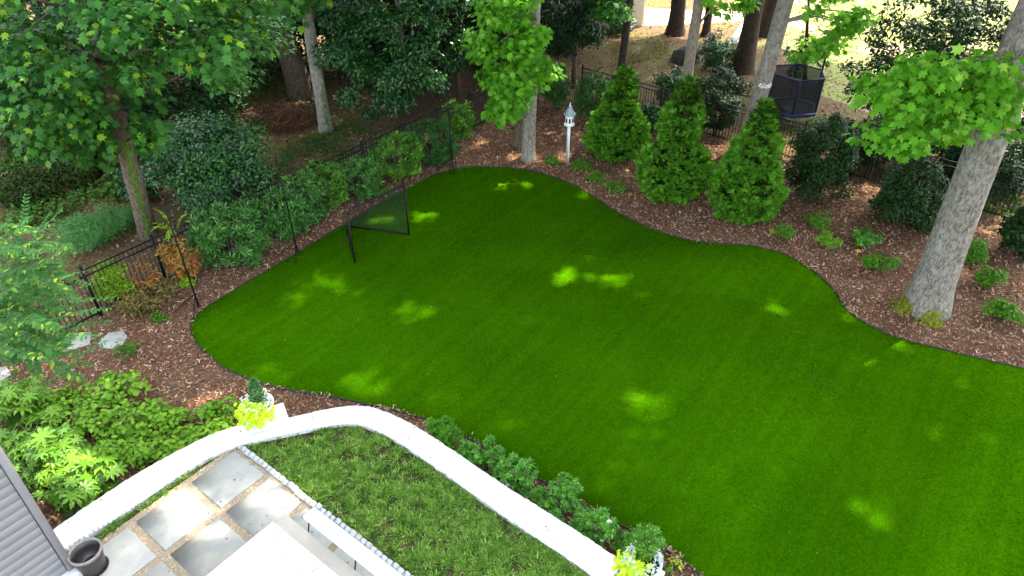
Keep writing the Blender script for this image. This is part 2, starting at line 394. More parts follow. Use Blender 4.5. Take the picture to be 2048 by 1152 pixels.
def uv_by_path(o, us):          # us: array (n_vert, 2)
    me = o.data; lay = me.uv_layers.new(name="UVMap"); vi = np.zeros(len(me.loops), np.int32); me.loops.foreach_get("vertex_index", vi)
    lay.data.foreach_set("uv", us[vi].astype(np.float32).ravel())
def m_net(name, cell, wire, col, axes):
    m, t, ns, ls, b = newmat(name)
    uv = ns.new("ShaderNodeUVMap"); sp = ns.new("ShaderNodeSeparateXYZ"); ls.new(uv.outputs[0], sp.inputs[0])
    outs = []
    for k in (0, 1):
        d = ns.new("ShaderNodeMath"); d.operation = 'DIVIDE'; d.inputs[1].default_value = cell; ls.new(sp.outputs[k], d.inputs[0])
        fr = ns.new("ShaderNodeMath"); fr.operation = 'FRACT'; ls.new(d.outputs[0], fr.inputs[0])
        l = ns.new("ShaderNodeMath"); l.operation = 'LESS_THAN'; l.inputs[1].default_value = wire / cell; ls.new(fr.outputs[0], l.inputs[0]); outs.append(l)
    mx = ns.new("ShaderNodeMath"); mx.operation = 'MAXIMUM'; ls.new(outs[0].outputs[0], mx.inputs[0]); ls.new(outs[1].outputs[0], mx.inputs[1])
    b.inputs['Base Color'].default_value = (*col, 1); b.inputs['Roughness'].default_value = .8
    ls.new(mx.outputs[0], b.inputs['Alpha']); return m
M['net_goal'] = m_net("goal_netting", .06, .010, (.01, .012, .012), 0)
M['net_back'] = m_net("backstop_netting", .05, .0010, (.02, .03, .04), 0)
M['net_tramp'] = plain("trampoline_netting", (.012, .012, .016), .8); M['net_tramp'].node_tree.nodes['Principled BSDF'].inputs['Alpha'].default_value = .84

# ------------------------------------------------------------------ leaf shapes (x across, y along, z up)
def T_simple(wd=.4, fold=.08, droop=-.08):
    return ([(0, 0, 0), (wd / 2, .45, fold), (0, 1, droop), (-wd / 2, .45, fold)], [(0, 1, 2), (0, 2, 3)])
def T_oval(wd=.55, fold=.08, droop=-.12):
    a = wd / 2
    v = [(0, 0, 0), (a * .7, .22, fold * .7), (a, .5, fold), (a * .62, .8, fold * .3), (0, 1, droop), (0, .5, 0),
         (-a * .7, .22, fold * .7), (-a, .5, fold), (-a * .62, .8, fold * .3)]
    return (v, [(0, 1, 2, 5), (5, 2, 3, 4), (0, 5, 7, 6), (5, 4, 8, 7)])
def T_maple():
    half = [(.26, -.06, -.05), (.24, .12, .02), (.55, .22, -.1), (.34, .38, .03), (.50, .68, -.1), (.20, .62, .02)]
    out = [(0, 0, 0)] + half + [(0, 1, -.12)] + [(-x, y, z) for x, y, z in half[::-1]]
    v = [(0, .35, 0)] + out; n = len(out)
    return (v, [(0, 1 + i, 1 + (i + 1) % n) for i in range(n)])
def T_tulip():
    half = [(.22, -.03, -.03), (.42, .18, -.04), (.38, .45, .01), (.46, .78, -.08), (.22, .84, -.02)]
    out = [(0, 0, 0)] + half + [(0, .78, 0)] + [(-x, y, z) for x, y, z in half[::-1]]
    v = [(0, .4, .02)] + out; n = len(out)
    return (v, [(0, 1 + i, 1 + (i + 1) % n) for i in range(n)])
def T_fatsia(k=8):
    v = [(0, 0, .0)]; f = []
    ang = np.radians(np.linspace(-140, 140, k)); dl = radians(20)
    for i, a in enumerate(ang):
        L = .56 * (1 - .25 * abs(a) / 2.5)
        def p(aa, r, z): return (sin(aa) * r, cos(aa) * r, z)
        b0 = len(v)
        v += [p(a - dl, L * .38, .0), p(a - dl * .62, L * .72, .03), p(a, L, -.10), p(a + dl * .62, L * .72, .03), p(a + dl, L * .38, .0), p(a, L * .65, -.015)]
        f += [(0, b0, b0 + 5), (b0, b0 + 1, b0 + 5), (b0 + 1, b0 + 2, b0 + 5), (b0 + 2, b0 + 3, b0 + 5), (b0 + 3, b0 + 4, b0 + 5), (b0 + 4, 0, b0 + 5)]
    return (v, f)
def T_spray():
    v = []; f = []
    for a, L in ((-60, .6), (-35, .85), (-12, 1.0), (12, .95), (36, .82), (62, .55)):
        a = radians(a); d = np.array([sin(a), cos(a), 0]); x = np.array([cos(a), -sin(a), 0]); o = np.array([0, .1, 0]); b0 = len(v)
        v += [tuple(o), tuple(o + d * L * .5 + x * .085 + (0, 0, .03)), tuple(o + d * L + np.array([0, 0, -.06])), tuple(o + d * L * .5 - x * .085 + (0, 0, .03))]
        f += [(b0, b0 + 1, b0 + 2), (b0, b0 + 2, b0 + 3)]
    return (v, f)
def T_whorl(k=7, wd=.2, tilt=.55):
    v = []; f = []
    for i in range(k):
        a = 2 * pi * i / k; d = np.array([cos(a), sin(a), 0]); x = np.array([-sin(a), cos(a), 0]); b0 = len(v)
        tl = tilt * (1 if i % 2 else .7)
        v += [(0, 0, 0), tuple(d * .45 + x * wd * .5 + np.array([0, 0, tl * .5])), tuple(d * .95 + np.array([0, 0, tl * .8])), tuple(d * .45 - x * wd * .5 + np.array([0, 0, tl * .5]))]
        f += [(b0, b0 + 1, b0 + 2), (b0, b0 + 2, b0 + 3)]
    return (v, f)
def T_blade():
    return ([(-.06, 0, 0), (.06, 0, 0), (.045, .55, .1), (-.045, .55, .1), (0, 1, .38)], [(0, 1, 2, 3), (3, 2, 4)])
TM, TT, TS, TO, TF, TSP, TW, TB = T_maple(), T_tulip(), T_simple(), T_oval(), T_fatsia(), T_spray(), T_whorl(), T_blade()
TN = T_simple(.3, .06, -.08)

def unit(a): return a / (np.linalg.norm(a, axis=-1, keepdims=True) + 1e-9)
def orient(rng, N, out, droop=.35, rnd=1.0, outw=.8):
    d = rng.normal(size=N.shape) * rnd + out * outw; d[:, 2] -= droop
    d -= N * np.sum(d * N, 1, keepdims=True); return unit(d)
def clump_leaves(rng, C, R, n, center, flat=.65, up=.6, out=.8, jit=.45, droop=.35, power=2.0, whole=None):
    C = np.asarray(C, float); R = np.broadcast_to(np.asarray(R, float), (len(C),))
    p = R ** power; idx = rng.choice(len(C), n, p=p / p.sum())
    o = unit(rng.normal(size=(n, 3))); r = rng.random(n) ** (1 / 2.4)
    off = o * r[:, None] * R[idx][:, None]; off[:, 2] *= flat
    Pn = C[idx] + off
    ov = unit(unit(Pn - np.asarray(center, float)) * .6 + o * .7)
    N = unit(ov * out + np.array([0, 0, up]) + rng.normal(size=(n, 3)) * jit)
    return Pn, N, orient(rng, N, ov, droop)

# ------------------------------------------------------------------ sun patches: crown leaves are cut away where sun should reach the yard
T = 0.55      # terrace level
GAPS = [  # px, py, rx, ry, strength, ground level
    (990, 374, 36, 8, .6, 0), (848, 437, 22, 9, .8, 0), (765, 447, 34, 9, .7, 0), (1140, 560, 34, 24, 1, 0), (1218, 565, 42, 11, 1, 0),
    (818, 630, 42, 15, 1, 0), (535, 750, 50, 24, .8, 0), (728, 775, 44, 26, 1, 0), (890, 815, 38, 22, 1, 0), (990, 853, 42, 16, 1, 0),
    (1275, 803, 36, 11, .8, 0), (680, 562, 24, 14, .7, 0), (600, 607, 28, 11, .6, 0), (1045, 640, 34, 20, .5, 0), (1555, 625, 30, 9, .8, 0),
    (1690, 635, 12, 7, .8, 0), (1776, 695, 18, 12, .9, 0), (1725, 720, 26, 8, .8, 0), (1735, 1010, 46, 28, .8, 0), (1765, 1052, 40, 20, .8, 0),
    (1860, 870, 24, 11, .5, 0), (1930, 775, 22, 9, .6, 0), (1960, 890, 26, 12, .4, 0), (620, 580, 60, 10, .4, 0),
    (380, 1030, 55, 20, 1, T), (345, 1010, 40, 22, 1, T), (590, 1005, 60, 40, 1, T), (520, 990, 30, 22, .9, T), (430, 1075, 40, 22, .9, T), (300, 1090, 45, 14, .6, T), (240, 1110, 40, 12, .5, T),
    (110, 925, 85, 45, 1, .6), (200, 960, 40, 26, .7, .5), (350, 760, 90, 50, .45, 0), (420, 800, 60, 25, .5, 0), (240, 780, 60, 30, .4, .3),
    (640, 980, 40, 20, .5, T), (780, 1040, 60, 20, .4, T), (480, 830, 40, 40, .8, .8),
    (1112, 265, 34, 11, .9, 0), (1185, 292, 26, 8, .7, 0), (1050, 318, 24, 7, .7, 0), (960, 300, 30, 8, .4, 0),
    (1340, 155, 40, 12, .6, 0), (1305, 150, 30, 10, .7, 0), (640, 60, 40, 30, .6, 0),
    (1280, 880, 90, 30, .12, 0), (1500, 840, 160, 60, .05, 0)]
LIT = [[tuple(G(*p)[:2]) for p in ((1262, 78), (1380, 72), (1500, 80), (1590, 95), (1640, 112), (1700, 138), (1760, 135), (1840, 125), (1920, 150), (2100, 190))] + [(60, 40), (60, 70), (4, 70)]]
_rg = random.Random(12); _g2 = []
for px, py, rx, ry, st, zg in GAPS:
    if rx > 80: _g2.append((px, py, rx, ry, st, zg)); continue
    _g2.append((px, py, rx * .85, ry * .75, st, zg))
    for _ in range(4): _g2.append((px + _rg.uniform(-1.1, 1.1) * rx, py + _rg.uniform(-1.1, 1.1) * ry, rx * _rg.uniform(.2, .5), ry * _rg.uniform(.25, .55), st * _rg.uniform(.6, 1), zg))
for px, py, rx, ry, st, zg in GAPS:
    if rx < 80 and zg == 0:
        for _ in range(3): _g2.append((px + _rg.gauss(0, 2.2) * rx, py + _rg.gauss(0, 1.8) * ry, _rg.uniform(3, 9), _rg.uniform(2, 5), _rg.uniform(.5, 1), zg))
for _ in range(60):
    px, py = _rg.uniform(480, 2040), _rg.uniform(360, 1130); _g2.append((px, py, _rg.uniform(4, 16), _rg.uniform(2, 6), _rg.uniform(.3, .8), 0))
GAPS = _g2
def in_poly(x, y, poly):
    c = np.zeros(x.shape, bool); n = len(poly)
    for i in range(n):
        x1, y1 = poly[i]; x2, y2 = poly[(i + 1) % n]
        m = ((y1 > y) != (y2 > y)) & (x < (x2 - x1) * (y - y1) / (y2 - y1 + 1e-12) + x1); c ^= m
    return c
def keep_shade(rng, Pn):
    k = np.ones(len(Pn), bool)
    for px, py, rx, ry, st, zg in GAPS:
        t = (Pn[:, 2] - zg) / SUN[2]; q = Pn - t[:, None] * SUN
        c = proj(q); d = ((c[:, 0] - px) / (rx + 9)) ** 2 + ((c[:, 1] - py) / (ry + 7)) ** 2
        fl_ = np.sin(q[:, 0] * 8.3 + 2 * np.sin(q[:, 1] * 5.1)) * np.sin(q[:, 1] * 7.7 + 2 * np.sin(q[:, 0] * 4.3)) > -.82
        k &= ~((d < 1.4) & fl_ & (rng.random(len(Pn)) < (st + .05) * (1.12 - .36 * d)))
    q = Pn - (Pn[:, 2] / SUN[2])[:, None] * SUN
    for poly in LIT: k &= ~in_poly(q[:, 0] + rng.normal(size=len(Pn)) * .35, q[:, 1] + rng.normal(size=len(Pn)) * .35, poly)
    return k
def high_crown(rng, c, rad, rz, n, leaf=.31):
    fine = n >= 14000; leaf = .225 if fine else .31; n0 = n; n = int(n * (3.4 if fine else 1.85))
    c = np.asarray(c, float); k = 46
    d = unit(rng.normal(size=(k, 3))); r = rng.random(k) ** .45
    C = c + d * r[:, None] * np.array([rad, rad, rz]) * .85
    Pn, N, Dv = clump_leaves(rng, C, rng.uniform(1.2, 2.2, k) * rad / 6, n, c, up=1.2)
    c3 = proj(Pn)
    keep = keep_shade(rng, Pn) & ((c3[:, 1] < -40) | (c3[:, 0] > 2110) | (c3[:, 0] < -70) | (c3[:, 2] < .2))
    Pn, N, Dv = Pn[keep], N[keep], Dv[keep]
    if n0 < 14000: Pn, N, Dv = Pn[::2], N[::2], Dv[::2]
    mb = MB(); mb.leaves(T_simple(.85, .06, -.06), Pn, N, Dv, rng.uniform(.7, 1.2, len(Pn)) * leaf); return mb

# ================================================================== GROUND
gm = MB(); gm.poly([(-80, -20), (80, -20), (80, 140), (-80, 140)], 0.0); struct("ground", gm, M['woodfloor'])
UL = unit(np.array([[5.87, 7.64]]))[0]; CORNER = np.array([1.6, 30.05])       # along the left fence, towards the far corner
UR = unit(np.array([[12.54, -10.04]]))[0]
LF0 = CORNER - UL * 27.0; RF1 = CORNER + UR * 26.0
mm = MB(); mm.poly([LF0 + (.05, -.05), CORNER, RF1, (24, -4), (-20, -4), (-20, LF0[1])], 0.006); struct("mulch_bed", mm, M['mulch'])
TURF_PX = [(381, 650), (392, 632), (420, 612), (470, 583), (530, 545), (600, 505), (690, 450), (760, 408), (820, 375), (880, 346), (930, 336), (975, 335), (1030, 338), (1080, 347), (1130, 363), (1180, 390), (1230, 425), (1290, 455), (1340, 473), (1390, 485), (1450, 490), (1500, 493), (1550, 503), (1600, 525), (1640, 555), (1670, 585), (1695, 625), (1740, 655), (1800, 680), (1860, 695), (1940, 715), (2048, 740), (2150, 762), (2300, 800), (2300, 1500), (1700, 1560), (1560, 1330), (1470, 1215), (1400, 1152), (1360, 1120), (1320, 1095), (1250, 1055), (1150, 1000), (1060, 950), (985, 905), (930, 873), (850, 838), (780, 820), (700, 802), (640, 792), (560, 779), (480, 755), (430, 725), (398, 695), (384, 670)]
def smooth_closed(pts, it=2):
    p = np.asarray(pts, float)
    for _ in range(it):
        q = .75 * p + .25 * np.roll(p, -1, 0); r = .25 * p + .75 * np.roll(p, -1, 0); p = np.stack([q, r], 1).reshape(-1, p.shape[1])
    return p
turf_pts = smooth_closed([G(*p)[:2] for p in TURF_PX], 2)
tb = MB(); tb.poly(turf_pts, .0, .035); struct("artificial_lawn", tb, M['turf'])
rng = np.random.default_rng(31); n = 420000; x = rng.uniform(-10, 15, n); y = rng.uniform(4.5, 23.5, n)
c_ = proj(np.stack([x, y, np.zeros(n)], 1)); k = in_poly(x, y, [tuple(p) for p in turf_pts]) & (c_[:, 0] < 2070) & (c_[:, 1] < 1175); x, y = x[k], y[k]; n = len(x)
Dd = unit(np.column_stack([rng.normal(size=(n, 2)) * .55 + np.array([.25, .3]), np.ones(n)])); N = rng.normal(size=(n, 3)); N = unit(N - Dd * np.sum(N * Dd, 1, keepdims=True))
fm = MB(); fm.leaves(([(-.2, 0, 0), (.2, 0, 0), (0, 1, .25)], [(0, 1, 2)]), np.stack([x, y, np.full(n, .034)], 1), N, Dd, rng.uniform(.022, .042, n)); struct("turf_fibres", fm, M['fibre'], 'stuff')
eb = MB(); n = len(turf_pts)
dv = np.roll(turf_pts, -1, 0) - np.roll(turf_pts, 1, 0); dv = unit(dv); nv = np.stack([-dv[:, 1], dv[:, 0]], 1)
if np.sum(turf_pts[:, 0] * np.roll(turf_pts[:, 1], -1) - np.roll(turf_pts[:, 0], -1) * turf_pts[:, 1]) > 0: nv = -nv
ring = [np.column_stack([turf_pts + nv * o, np.full(n, z)]) for o, z in ((.004, -.02), (.004, .06), (.022, .06), (.022, -.02))]
ef = [(k * n + i, k * n + (i + 1) % n, (k + 1) * n + (i + 1) % n, (k + 1) * n + i) for k in range(3) for i in range(n)]
eb.add(np.concatenate(ring), ef); solo("lawn_edging", eb, M['edging'], "thin black edging strip around the artificial lawn", "edging", G(1500, 493))
# far yard
fl = MB(); fl.poly([G(1640, 190)[:2], G(1760, 235)[:2], (40, 20), (60, 100), (11, 100), G(1520, 60)[:2], G(1590, 120)[:2]], .004); struct("neighbour_lawn", fl, M['farlawn'])
dw = MB(); dw.poly([G(1288, 52)[:2], G(1400, 47)[:2], G(1520, 40)[:2], G(1525, 12)[:2], G(1400, 22)[:2], G(1290, 16)[:2]], .008); struct("driveway", dw, M['driveway'])

# ---- chips and litter
def scatter_poly(rng, n, x0, x1, y0, y1, test):
    x = rng.uniform(x0, x1, n); y = rng.uniform(y0, y1, n); k = test(x, y)
    c = proj(np.stack([x, y, np.zeros(n)], 1)); k &= (c[:, 0] > -80) & (c[:, 0] < 2130) & (c[:, 1] < 1240) & (c[:, 1] > -30)
    return x[k], y[k]
def flat_bits(rng, x, y, z, size, tmpl, tilt=.5, sx=None):
    n = len(x); Pn = np.stack([x, y, z + rng.random(n) * .03], 1)
    N = unit(np.array([0, 0, 1.]) + rng.normal(size=(n, 3)) * tilt); d = rng.normal(size=(n, 3)); d -= N * np.sum(d * N, 1, keepdims=True)
    mb = MB(); mb.leaves(tmpl, Pn, N, unit(d), size); return mb
T_chip = ([(-.16, 0, 0), (.16, .05, 0), (.12, 1, .06), (-.14, .9, .02)], [(0, 1, 2, 3)])
T_lit = T_oval(.6, .12, .1)
rng = np.random.default_rng(3)
bed_poly = [tuple(LF0), tuple(CORNER), tuple(RF1), (24, -4), (-20, -4), (-20, LF0[1])]
turf_l = [tuple(p) for p in turf_pts]
WALL_OUT = [(-60, 1190), (20, 1125), (100, 1063), (180, 1008), (260, 954), (360, 899), (440, 860), (520, 842), (580, 835), (650, 818), (700, 811), (740, 812), (790, 830), (850, 862), (930, 917), (1000, 965), (1080, 1015), (1160, 1066), (1248, 1124)]
WALL_IN = [(-30, 1225), (50, 1160), (130, 1097), (200, 1050), (300, 985), (380, 930), (440, 897), (510, 876), (580, 862), (640, 849), (690, 841), (728, 846), (775, 866), (850, 915), (940, 980), (1040, 1050), (1130, 1108), (1215, 1168)]
ZW = T + .16
wo = np.array([G(*p, ZW)[:2] for p in WALL_OUT]); wi = np.array([G(*p, ZW)[:2] for p in WALL_IN])
terr_poly = [tuple(p) for p in wo] + [(3.5, 3.2), (3, -2), (-16, -2)]
test_bed = lambda x, y: in_poly(x, y, bed_poly) & ~in_poly(x, y, turf_l) & ~in_poly(x, y, terr_poly)
x, y = scatter_poly(rng, 330000, -17, 20, 4, 30, test_bed)
c3 = flat_bits(rng, x, y, .008, rng.uniform(.035, .105, len(x)), T_chip, .45); struct("mulch_chips", c3, M['chips'], 'stuff')
test_out = lambda x, y: ~in_poly(x, y, bed_poly)
x, y = scatter_poly(rng, 90000, -32, 32, 10, 46, lambda x, y: test_out(x, y) & (rng.random(len(x)) < .75))
lit = flat_bits(rng, x, y, .01, rng.uniform(.06, .16, len(x)), T_lit, .35); struct("leaf_litter", lit, M['litter'], 'stuff')
# few fallen bits on the turf
x, y = scatter_poly(rng, 700, -10, 14, 5, 24, lambda x, y: in_poly(x, y, turf_l))
fb = flat_bits(rng, x, y, .036, rng.uniform(.02, .06, len(x)), T_oval(.4), .3); struct("fallen_leaf_bits", fb, M['litter'], 'stuff')
ei = rng.integers(0, len(turf_pts), 2600); ej = (ei + 1) % len(turf_pts); et = rng.random(2600)[:, None]; ep = turf_pts[ei] * (1 - et) + turf_pts[ej] * et + nv[ei] * rng.normal(.02, .035, 2600)[:, None]
kk = (np.sin(ep[:, 0] * 3.1) * np.sin(ep[:, 1] * 2.7) + rng.normal(size=2600) * .5 > .1); cb_ = flat_bits(rng, ep[kk, 0], ep[kk, 1], .055, rng.uniform(.03, .09, kk.sum()), T_chip, .3); struct("stray_mulch_chips", cb_, M['chips'], 'stuff')
# green ground cover in the woods
def cover(px_poly, n, name, mat, size, tmpl=TO, zr=.12):
    pts = np.array([G(*p)[:2] for p in px_poly]); lo, hi = pts.min(0), pts.max(0)
    x = rng.uniform(lo[0], hi[0], n); y = rng.uniform(lo[1], hi[1], n); k = in_poly(x, y, [tuple(p) for p in pts])
    k &= (np.sin(x * 2.1 + 1) * np.sin(y * 1.7) + rng.normal(size=n) * .5) > -.15
    x, y = x[k], y[k]; m = len(x)
    Pn = np.stack([x, y, rng.random(m) * zr + .02], 1); N = unit(np.array([0, 0, 1.]) + rng.normal(size=(m, 3)) * .45)
    d = rng.normal(size=(m, 3)); d -= N * np.sum(d * N, 1, keepdims=True); mb = MB(); mb.leaves(tmpl, Pn, N, unit(d), rng.uniform(.6, 1.3, m) * size)
    return struct(name, mb, mat, 'stuff')
cover([(560, 300), (700, 240), (760, 270), (640, 340), (560, 350)], 6000, "ground_cover", M['cover'], .1)
cover([(0, 330), (240, 300), (260, 400), (120, 450), (0, 470)], 9000, "ground_cover", M['cover'], .16, TO, .35)
cover([(480, 150), (660, 130), (660, 200), (520, 200)], 4000, "ground_cover", M['cover'], .12)
cover([(1220, 90), (1330, 80), (1340, 110), (1230, 140)], 4000, "ground_cover", M['olive'], .08)
cover([(1560, 250), (1700, 230), (1760, 330), (1650, 300)], 4000, "ground_cover", M['cover'], .1)
cover([(1720, 330), (2048, 300), (2048, 450), (1800, 360)], 5000, "ground_cover", M['cover'], .14)

# ================================================================== TERRACE
tp = MB(); tp.poly([tuple(p) for p in wi] + [(3.3, 3.4), (3, -2), (-16, -2)], -.05, T); struct("terrace_lawn", tp, M['lawnsoil'])
# retaining wall: swept cap and body
def sweep(o, i, prof):      # prof: list of (t across 0 outer..1 inner, z)
    n = len(o); k = len(prof); V = []
    for t, z in prof: V.append(np.column_stack([o * (1 - t) + i * t, np.full(n, z)]))
    V = np.stack(V, 1).reshape(-1, 3); f = []
    for a in range(n - 1):
        for b_ in range(k):
            b2 = (b_ + 1) % k; f.append((a * k + b_, a * k + b2, (a + 1) * k + b2, (a + 1) * k + b_))
    f += [tuple(range(k)), tuple(range((n - 1) * k, n * k))[::-1]]
    return V, f
def resample(p, m):
    p = np.asarray(p, float)
    for _ in range(2):
        q = .75 * p[:-1] + .25 * p[1:]; r = .25 * p[:-1] + .75 * p[1:]
        p = np.concatenate([p[:1], np.stack([q, r], 1).reshape(-1, 2), p[-1:]])
    s = np.concatenate([[0], np.cumsum(np.linalg.norm(np.diff(p, axis=0), axis=1))]); u = np.linspace(0, s[-1], m)
    return np.stack([np.interp(u, s, p[:, 0]), np.interp(u, s, p[:, 1])], 1), u
wo_s, uo = resample(wo, 220); wi_s, ui = resample(wi, 220)
rw = thing("retaining_wall", "curved white painted brick retaining wall between terrace and artificial lawn", "wall", (*wo_s[110], 0))
# body
V, f = sweep(wo_s, wi_s, [(.06, -.1), (.06, ZW - .085), (.94, ZW - .085), (.94, -.1)])
bmb = MB(); bmb.add(V, f); bo = part("wall_body", bmb, M['brick'], rw)
us = np.stack([np.repeat(uo, 4), V[:, 2] + np.tile([0, 0, .4, .4], 220)], 1); uv_by_path(bo, us)
# cap: rowlock bricks, one mesh with slightly uneven bricks
cb = MB(); rr = np.random.default_rng(5)
u_tot = uo[-1]; nb = int(u_tot / .085)
def at_u(p, u, t): return np.stack([np.interp(t, u / u[-1], p[:, 0]), np.interp(t, u / u[-1], p[:, 1])], -1)
tt = np.linspace(0, 1, nb + 1)
for k in range(nb):
    g = .0008 / u_tot; t0, t1 = tt[k] + g, tt[k + 1] - g
    o0, o1, i0, i1 = at_u(wo_s, uo, t0), at_u(wo_s, uo, t1), at_u(wi_s, ui, t0), at_u(wi_s, ui, t1)
    ac = unit((i0 - o0)[None])[0] * (rr.normal() * .006); zt = ZW + rr.normal() * .0003
    q = [o0 + ac, o1 + ac, i1 + ac, i0 + ac]
    cb.add([(*p, ZW - .085) for p in q] + [(*p, zt) for p in q], [(4, 5, 6, 7), (0, 1, 5, 4), (1, 2, 6, 5), (2, 3, 7, 6), (3, 0, 4, 7)])
part("coping", cb, M['white'], rw)
V, f = sweep(wo_s, wi_s, [(.035, ZW - .08), (.035, ZW + .002), (.045, ZW + .006), (.955, ZW + .006), (.965, ZW + .002), (.965, ZW - .08)]); jb = MB(); jb.add(V, f); part("cap", jb, M['cap'], rw)

UA = math.atan2(UL[1], UL[0])
# flagstones
S1 = np.array([-5.33, 8.68]); VU = np.array([UL[1], -UL[0]])
gp = MB(); c0 = S1 + UL * .60 - VU * .62; gp.poly([c0, c0 - UL * 5.6, c0 - UL * 5.6 + VU * 8.0, c0 + VU * 8.0], T + .004); struct("gravel_bed", gp, M['gravel'])
def in_patio(x, y):
    p = np.stack([x, y], -1) - c0; return (p @ -UL > 0) & (p @ -UL < 5.6) & (p @ VU > 0) & (p @ VU < 8)
pos = {(0, 0): "mottled bluestone slab at the cobble row, farthest from the house wall", (1, 0): "sun streaked bluestone slab second from the terrace corner",
       (2, 0): "bluestone slab beside the black pot", (3, 0): "bluestone slab nearest the house under the pot", (0, 1): "sunlit bluestone slab touching the cobble row beside the step",
       (1, 1): "bluestone slab partly under the white deck corner", (2, 1): "bluestone slab cut off by the bottom edge", (0, 2): "bluestone slab seen in the gap behind the tan step", (0, 3): "bluestone slab seen beside the second black railing post"}
for (i, j), lb in pos.items():
    c = S1 - UL * 1.09 * i + VU * 1.075 * j
    b = MB(); b.box((*c, T + .016), (.945, .93, .036), UA, .006); solo("flagstone", b, M['flag'], lb, "paving slab", (*c, T), "bluestone slabs of the patio")
rg = np.random.default_rng(11); n = 26000; x = rg.uniform(-9, -.5, n); y = rg.uniform(4.5, 10, n)
k = in_patio(x, y); q = np.stack([x, y], -1) - S1; a = (q @ -UL) / 1.09; b_ = (q @ VU) / 1.075
k &= ~((abs(a - np.round(a)) < .425) & (abs(b_ - np.round(b_)) < .42) & (np.round(a) >= 0) & (np.round(b_) >= 0))
x, y = x[k], y[k]; T_peb = ([(-.5, -.35, 0), (.5, -.4, 0), (.45, .4, 0), (-.4, .45, 0), (-.2, -.15, .4), (.25, -.1, .38), (.15, .2, .42), (-.2, .2, .36)], [(4, 5, 6, 7), (0, 1, 5, 4), (1, 2, 6, 5), (2, 3, 7, 6), (3, 0, 4, 7)])
pb = MB(); ang = rg.random(len(x)) * 2 * pi; Dd = np.stack([np.cos(ang), np.sin(ang), 0 * ang], 1)
pb.leaves(T_peb, np.stack([x, y, np.full(len(x), T + .004)], 1), np.tile([0, 0, 1.], (len(x), 1)), Dd, rg.uniform(.018, .04, len(x))); struct("pebbles", pb, M['pebble'], 'stuff')
# cobbles
cA = G(475, 889, T + .05)[:2]; vdir = VU
proto = None; rc = random.Random(4)
for k in range(46):
    c = cA + vdir * (.13 * k + .06) + UL * rc.uniform(-.012, .012); L = rc.uniform(.105, .125)
    lb = "pale granite cobble in the row edging the terrace grass"
    if k < 3 or proto is None or k % 6 == 0:
        b = MB(); b.box((0, 0, 0), (.115 + rc.uniform(-.01, .01), L, .10), 0, .014)
        me = b.mesh("cobblestone", M['cobble']); proto = me
    o = bpy.data.objects.new("cobblestone", proto); COL.objects.link(o); o.location = (*c, T + .015 + rc.uniform(-.008, .012)); o.rotation_euler = (rc.uniform(-.05, .05), rc.uniform(-.05, .05), UA + rc.uniform(-.1, .1))
    tag(o, lb, "cobblestone", "granite cobbles edging the terrace grass")
# terrace grass blades
rg = np.random.default_rng(21); n = 300000; x = rg.uniform(-9.5, 4, n); y = rg.uniform(4, 10.5, n)
wi_poly = [tuple(p) for p in wi_s] + [(3.3, 3.4), (3, -2), (-16, -2)]
k = in_poly(x, y, wi_poly) & ~in_patio(x, y)
cc = (np.stack([x, y], -1) - cA) @ UL; vv = (np.stack([x, y], -1) - cA) @ VU; k &= ~((abs(cc) < .075) & (vv > -.05))
dens = np.sin(x * 5.3 + 2 * np.sin(y * 3.1)) * np.sin(y * 6.1 + 1.5 * np.sin(x * 4.2)); k &= (rg.random(n) < (.55 + .5 * dens)) & (np.sin(x * 9.1 + 3 * np.sin(y * 7.7)) * np.sin(y * 10.3 + 2 * np.sin(x * 6.1)) < .82)
c = proj(np.stack([x, y, np.full(n, T)], 1)); k &= (c[:, 1] < 1230) & (c[:, 0] > -50)
x, y = x[k], y[k]; nt_ = len(x)
sel = rg.random(nt_) < .16; x, y = x[sel], y[sel]; per = 10; x = np.repeat(x, per); y = np.repeat(y, per); nt_ = len(x)
of = rg.normal(size=(nt_, 2)) * .022
Dd = unit(np.column_stack([of * 24 + rg.normal(size=(nt_, 2)) * .25, np.full(nt_, .8)])); N = -np.column_stack([of * 24, np.zeros(nt_)]) + rg.normal(size=(nt_, 3)) * .3; N[:, 2] += .5; N = N - Dd * np.sum(N * Dd, 1, keepdims=True)
x = x + of[:, 0]; y = y + of[:, 1]; k = in_poly(x, y, wi_poly); x, y, Dd, N = x[k], y[k], Dd[k], N[k]; nt_ = len(x)
gb = MB(); gb.leaves(([(-.07, 0, 0), (.07, 0, 0), (.06, .55, -.08), (-.06, .55, -.08), (0, 1, -.34)], TB[1]), np.stack([x, y, np.full(nt_, T)], 1), unit(N), Dd, rg.uniform(.06, .12, nt_)); struct("grass_blades", gb, M['grass'], 'stuff')

x = rg.uniform(-9, 0, 900); y = rg.uniform(4.5, 10.5, 900); k = in_patio(x, y) & (rg.random(900) < .35); hb = flat_bits(rg, x[k], y[k], T + .035, rg.uniform(.015, .05, k.sum()), T_lit, .2); struct("patio_leaf_bits", hb, M['litter'], 'stuff')
tq = rg.random(70); oq = np.stack([np.interp(tq, np.linspace(0, 1, 220), wo_s[:, 0]), np.interp(tq, np.linspace(0, 1, 220), wo_s[:, 1])], 1); iq = np.stack([np.interp(tq, np.linspace(0, 1, 220), wi_s[:, 0]), np.interp(tq, np.linspace(0, 1, 220), wi_s[:, 1])], 1); sq_ = rg.uniform(.08, .92, (70, 1)); wq = oq * (1 - sq_) + iq * sq_
wb = flat_bits(rg, wq[:, 0], wq[:, 1], ZW + .006, rg.uniform(.015, .05, 70), T_lit, .2); struct("wall_leaf_bits", wb, M['litter'], 'stuff')
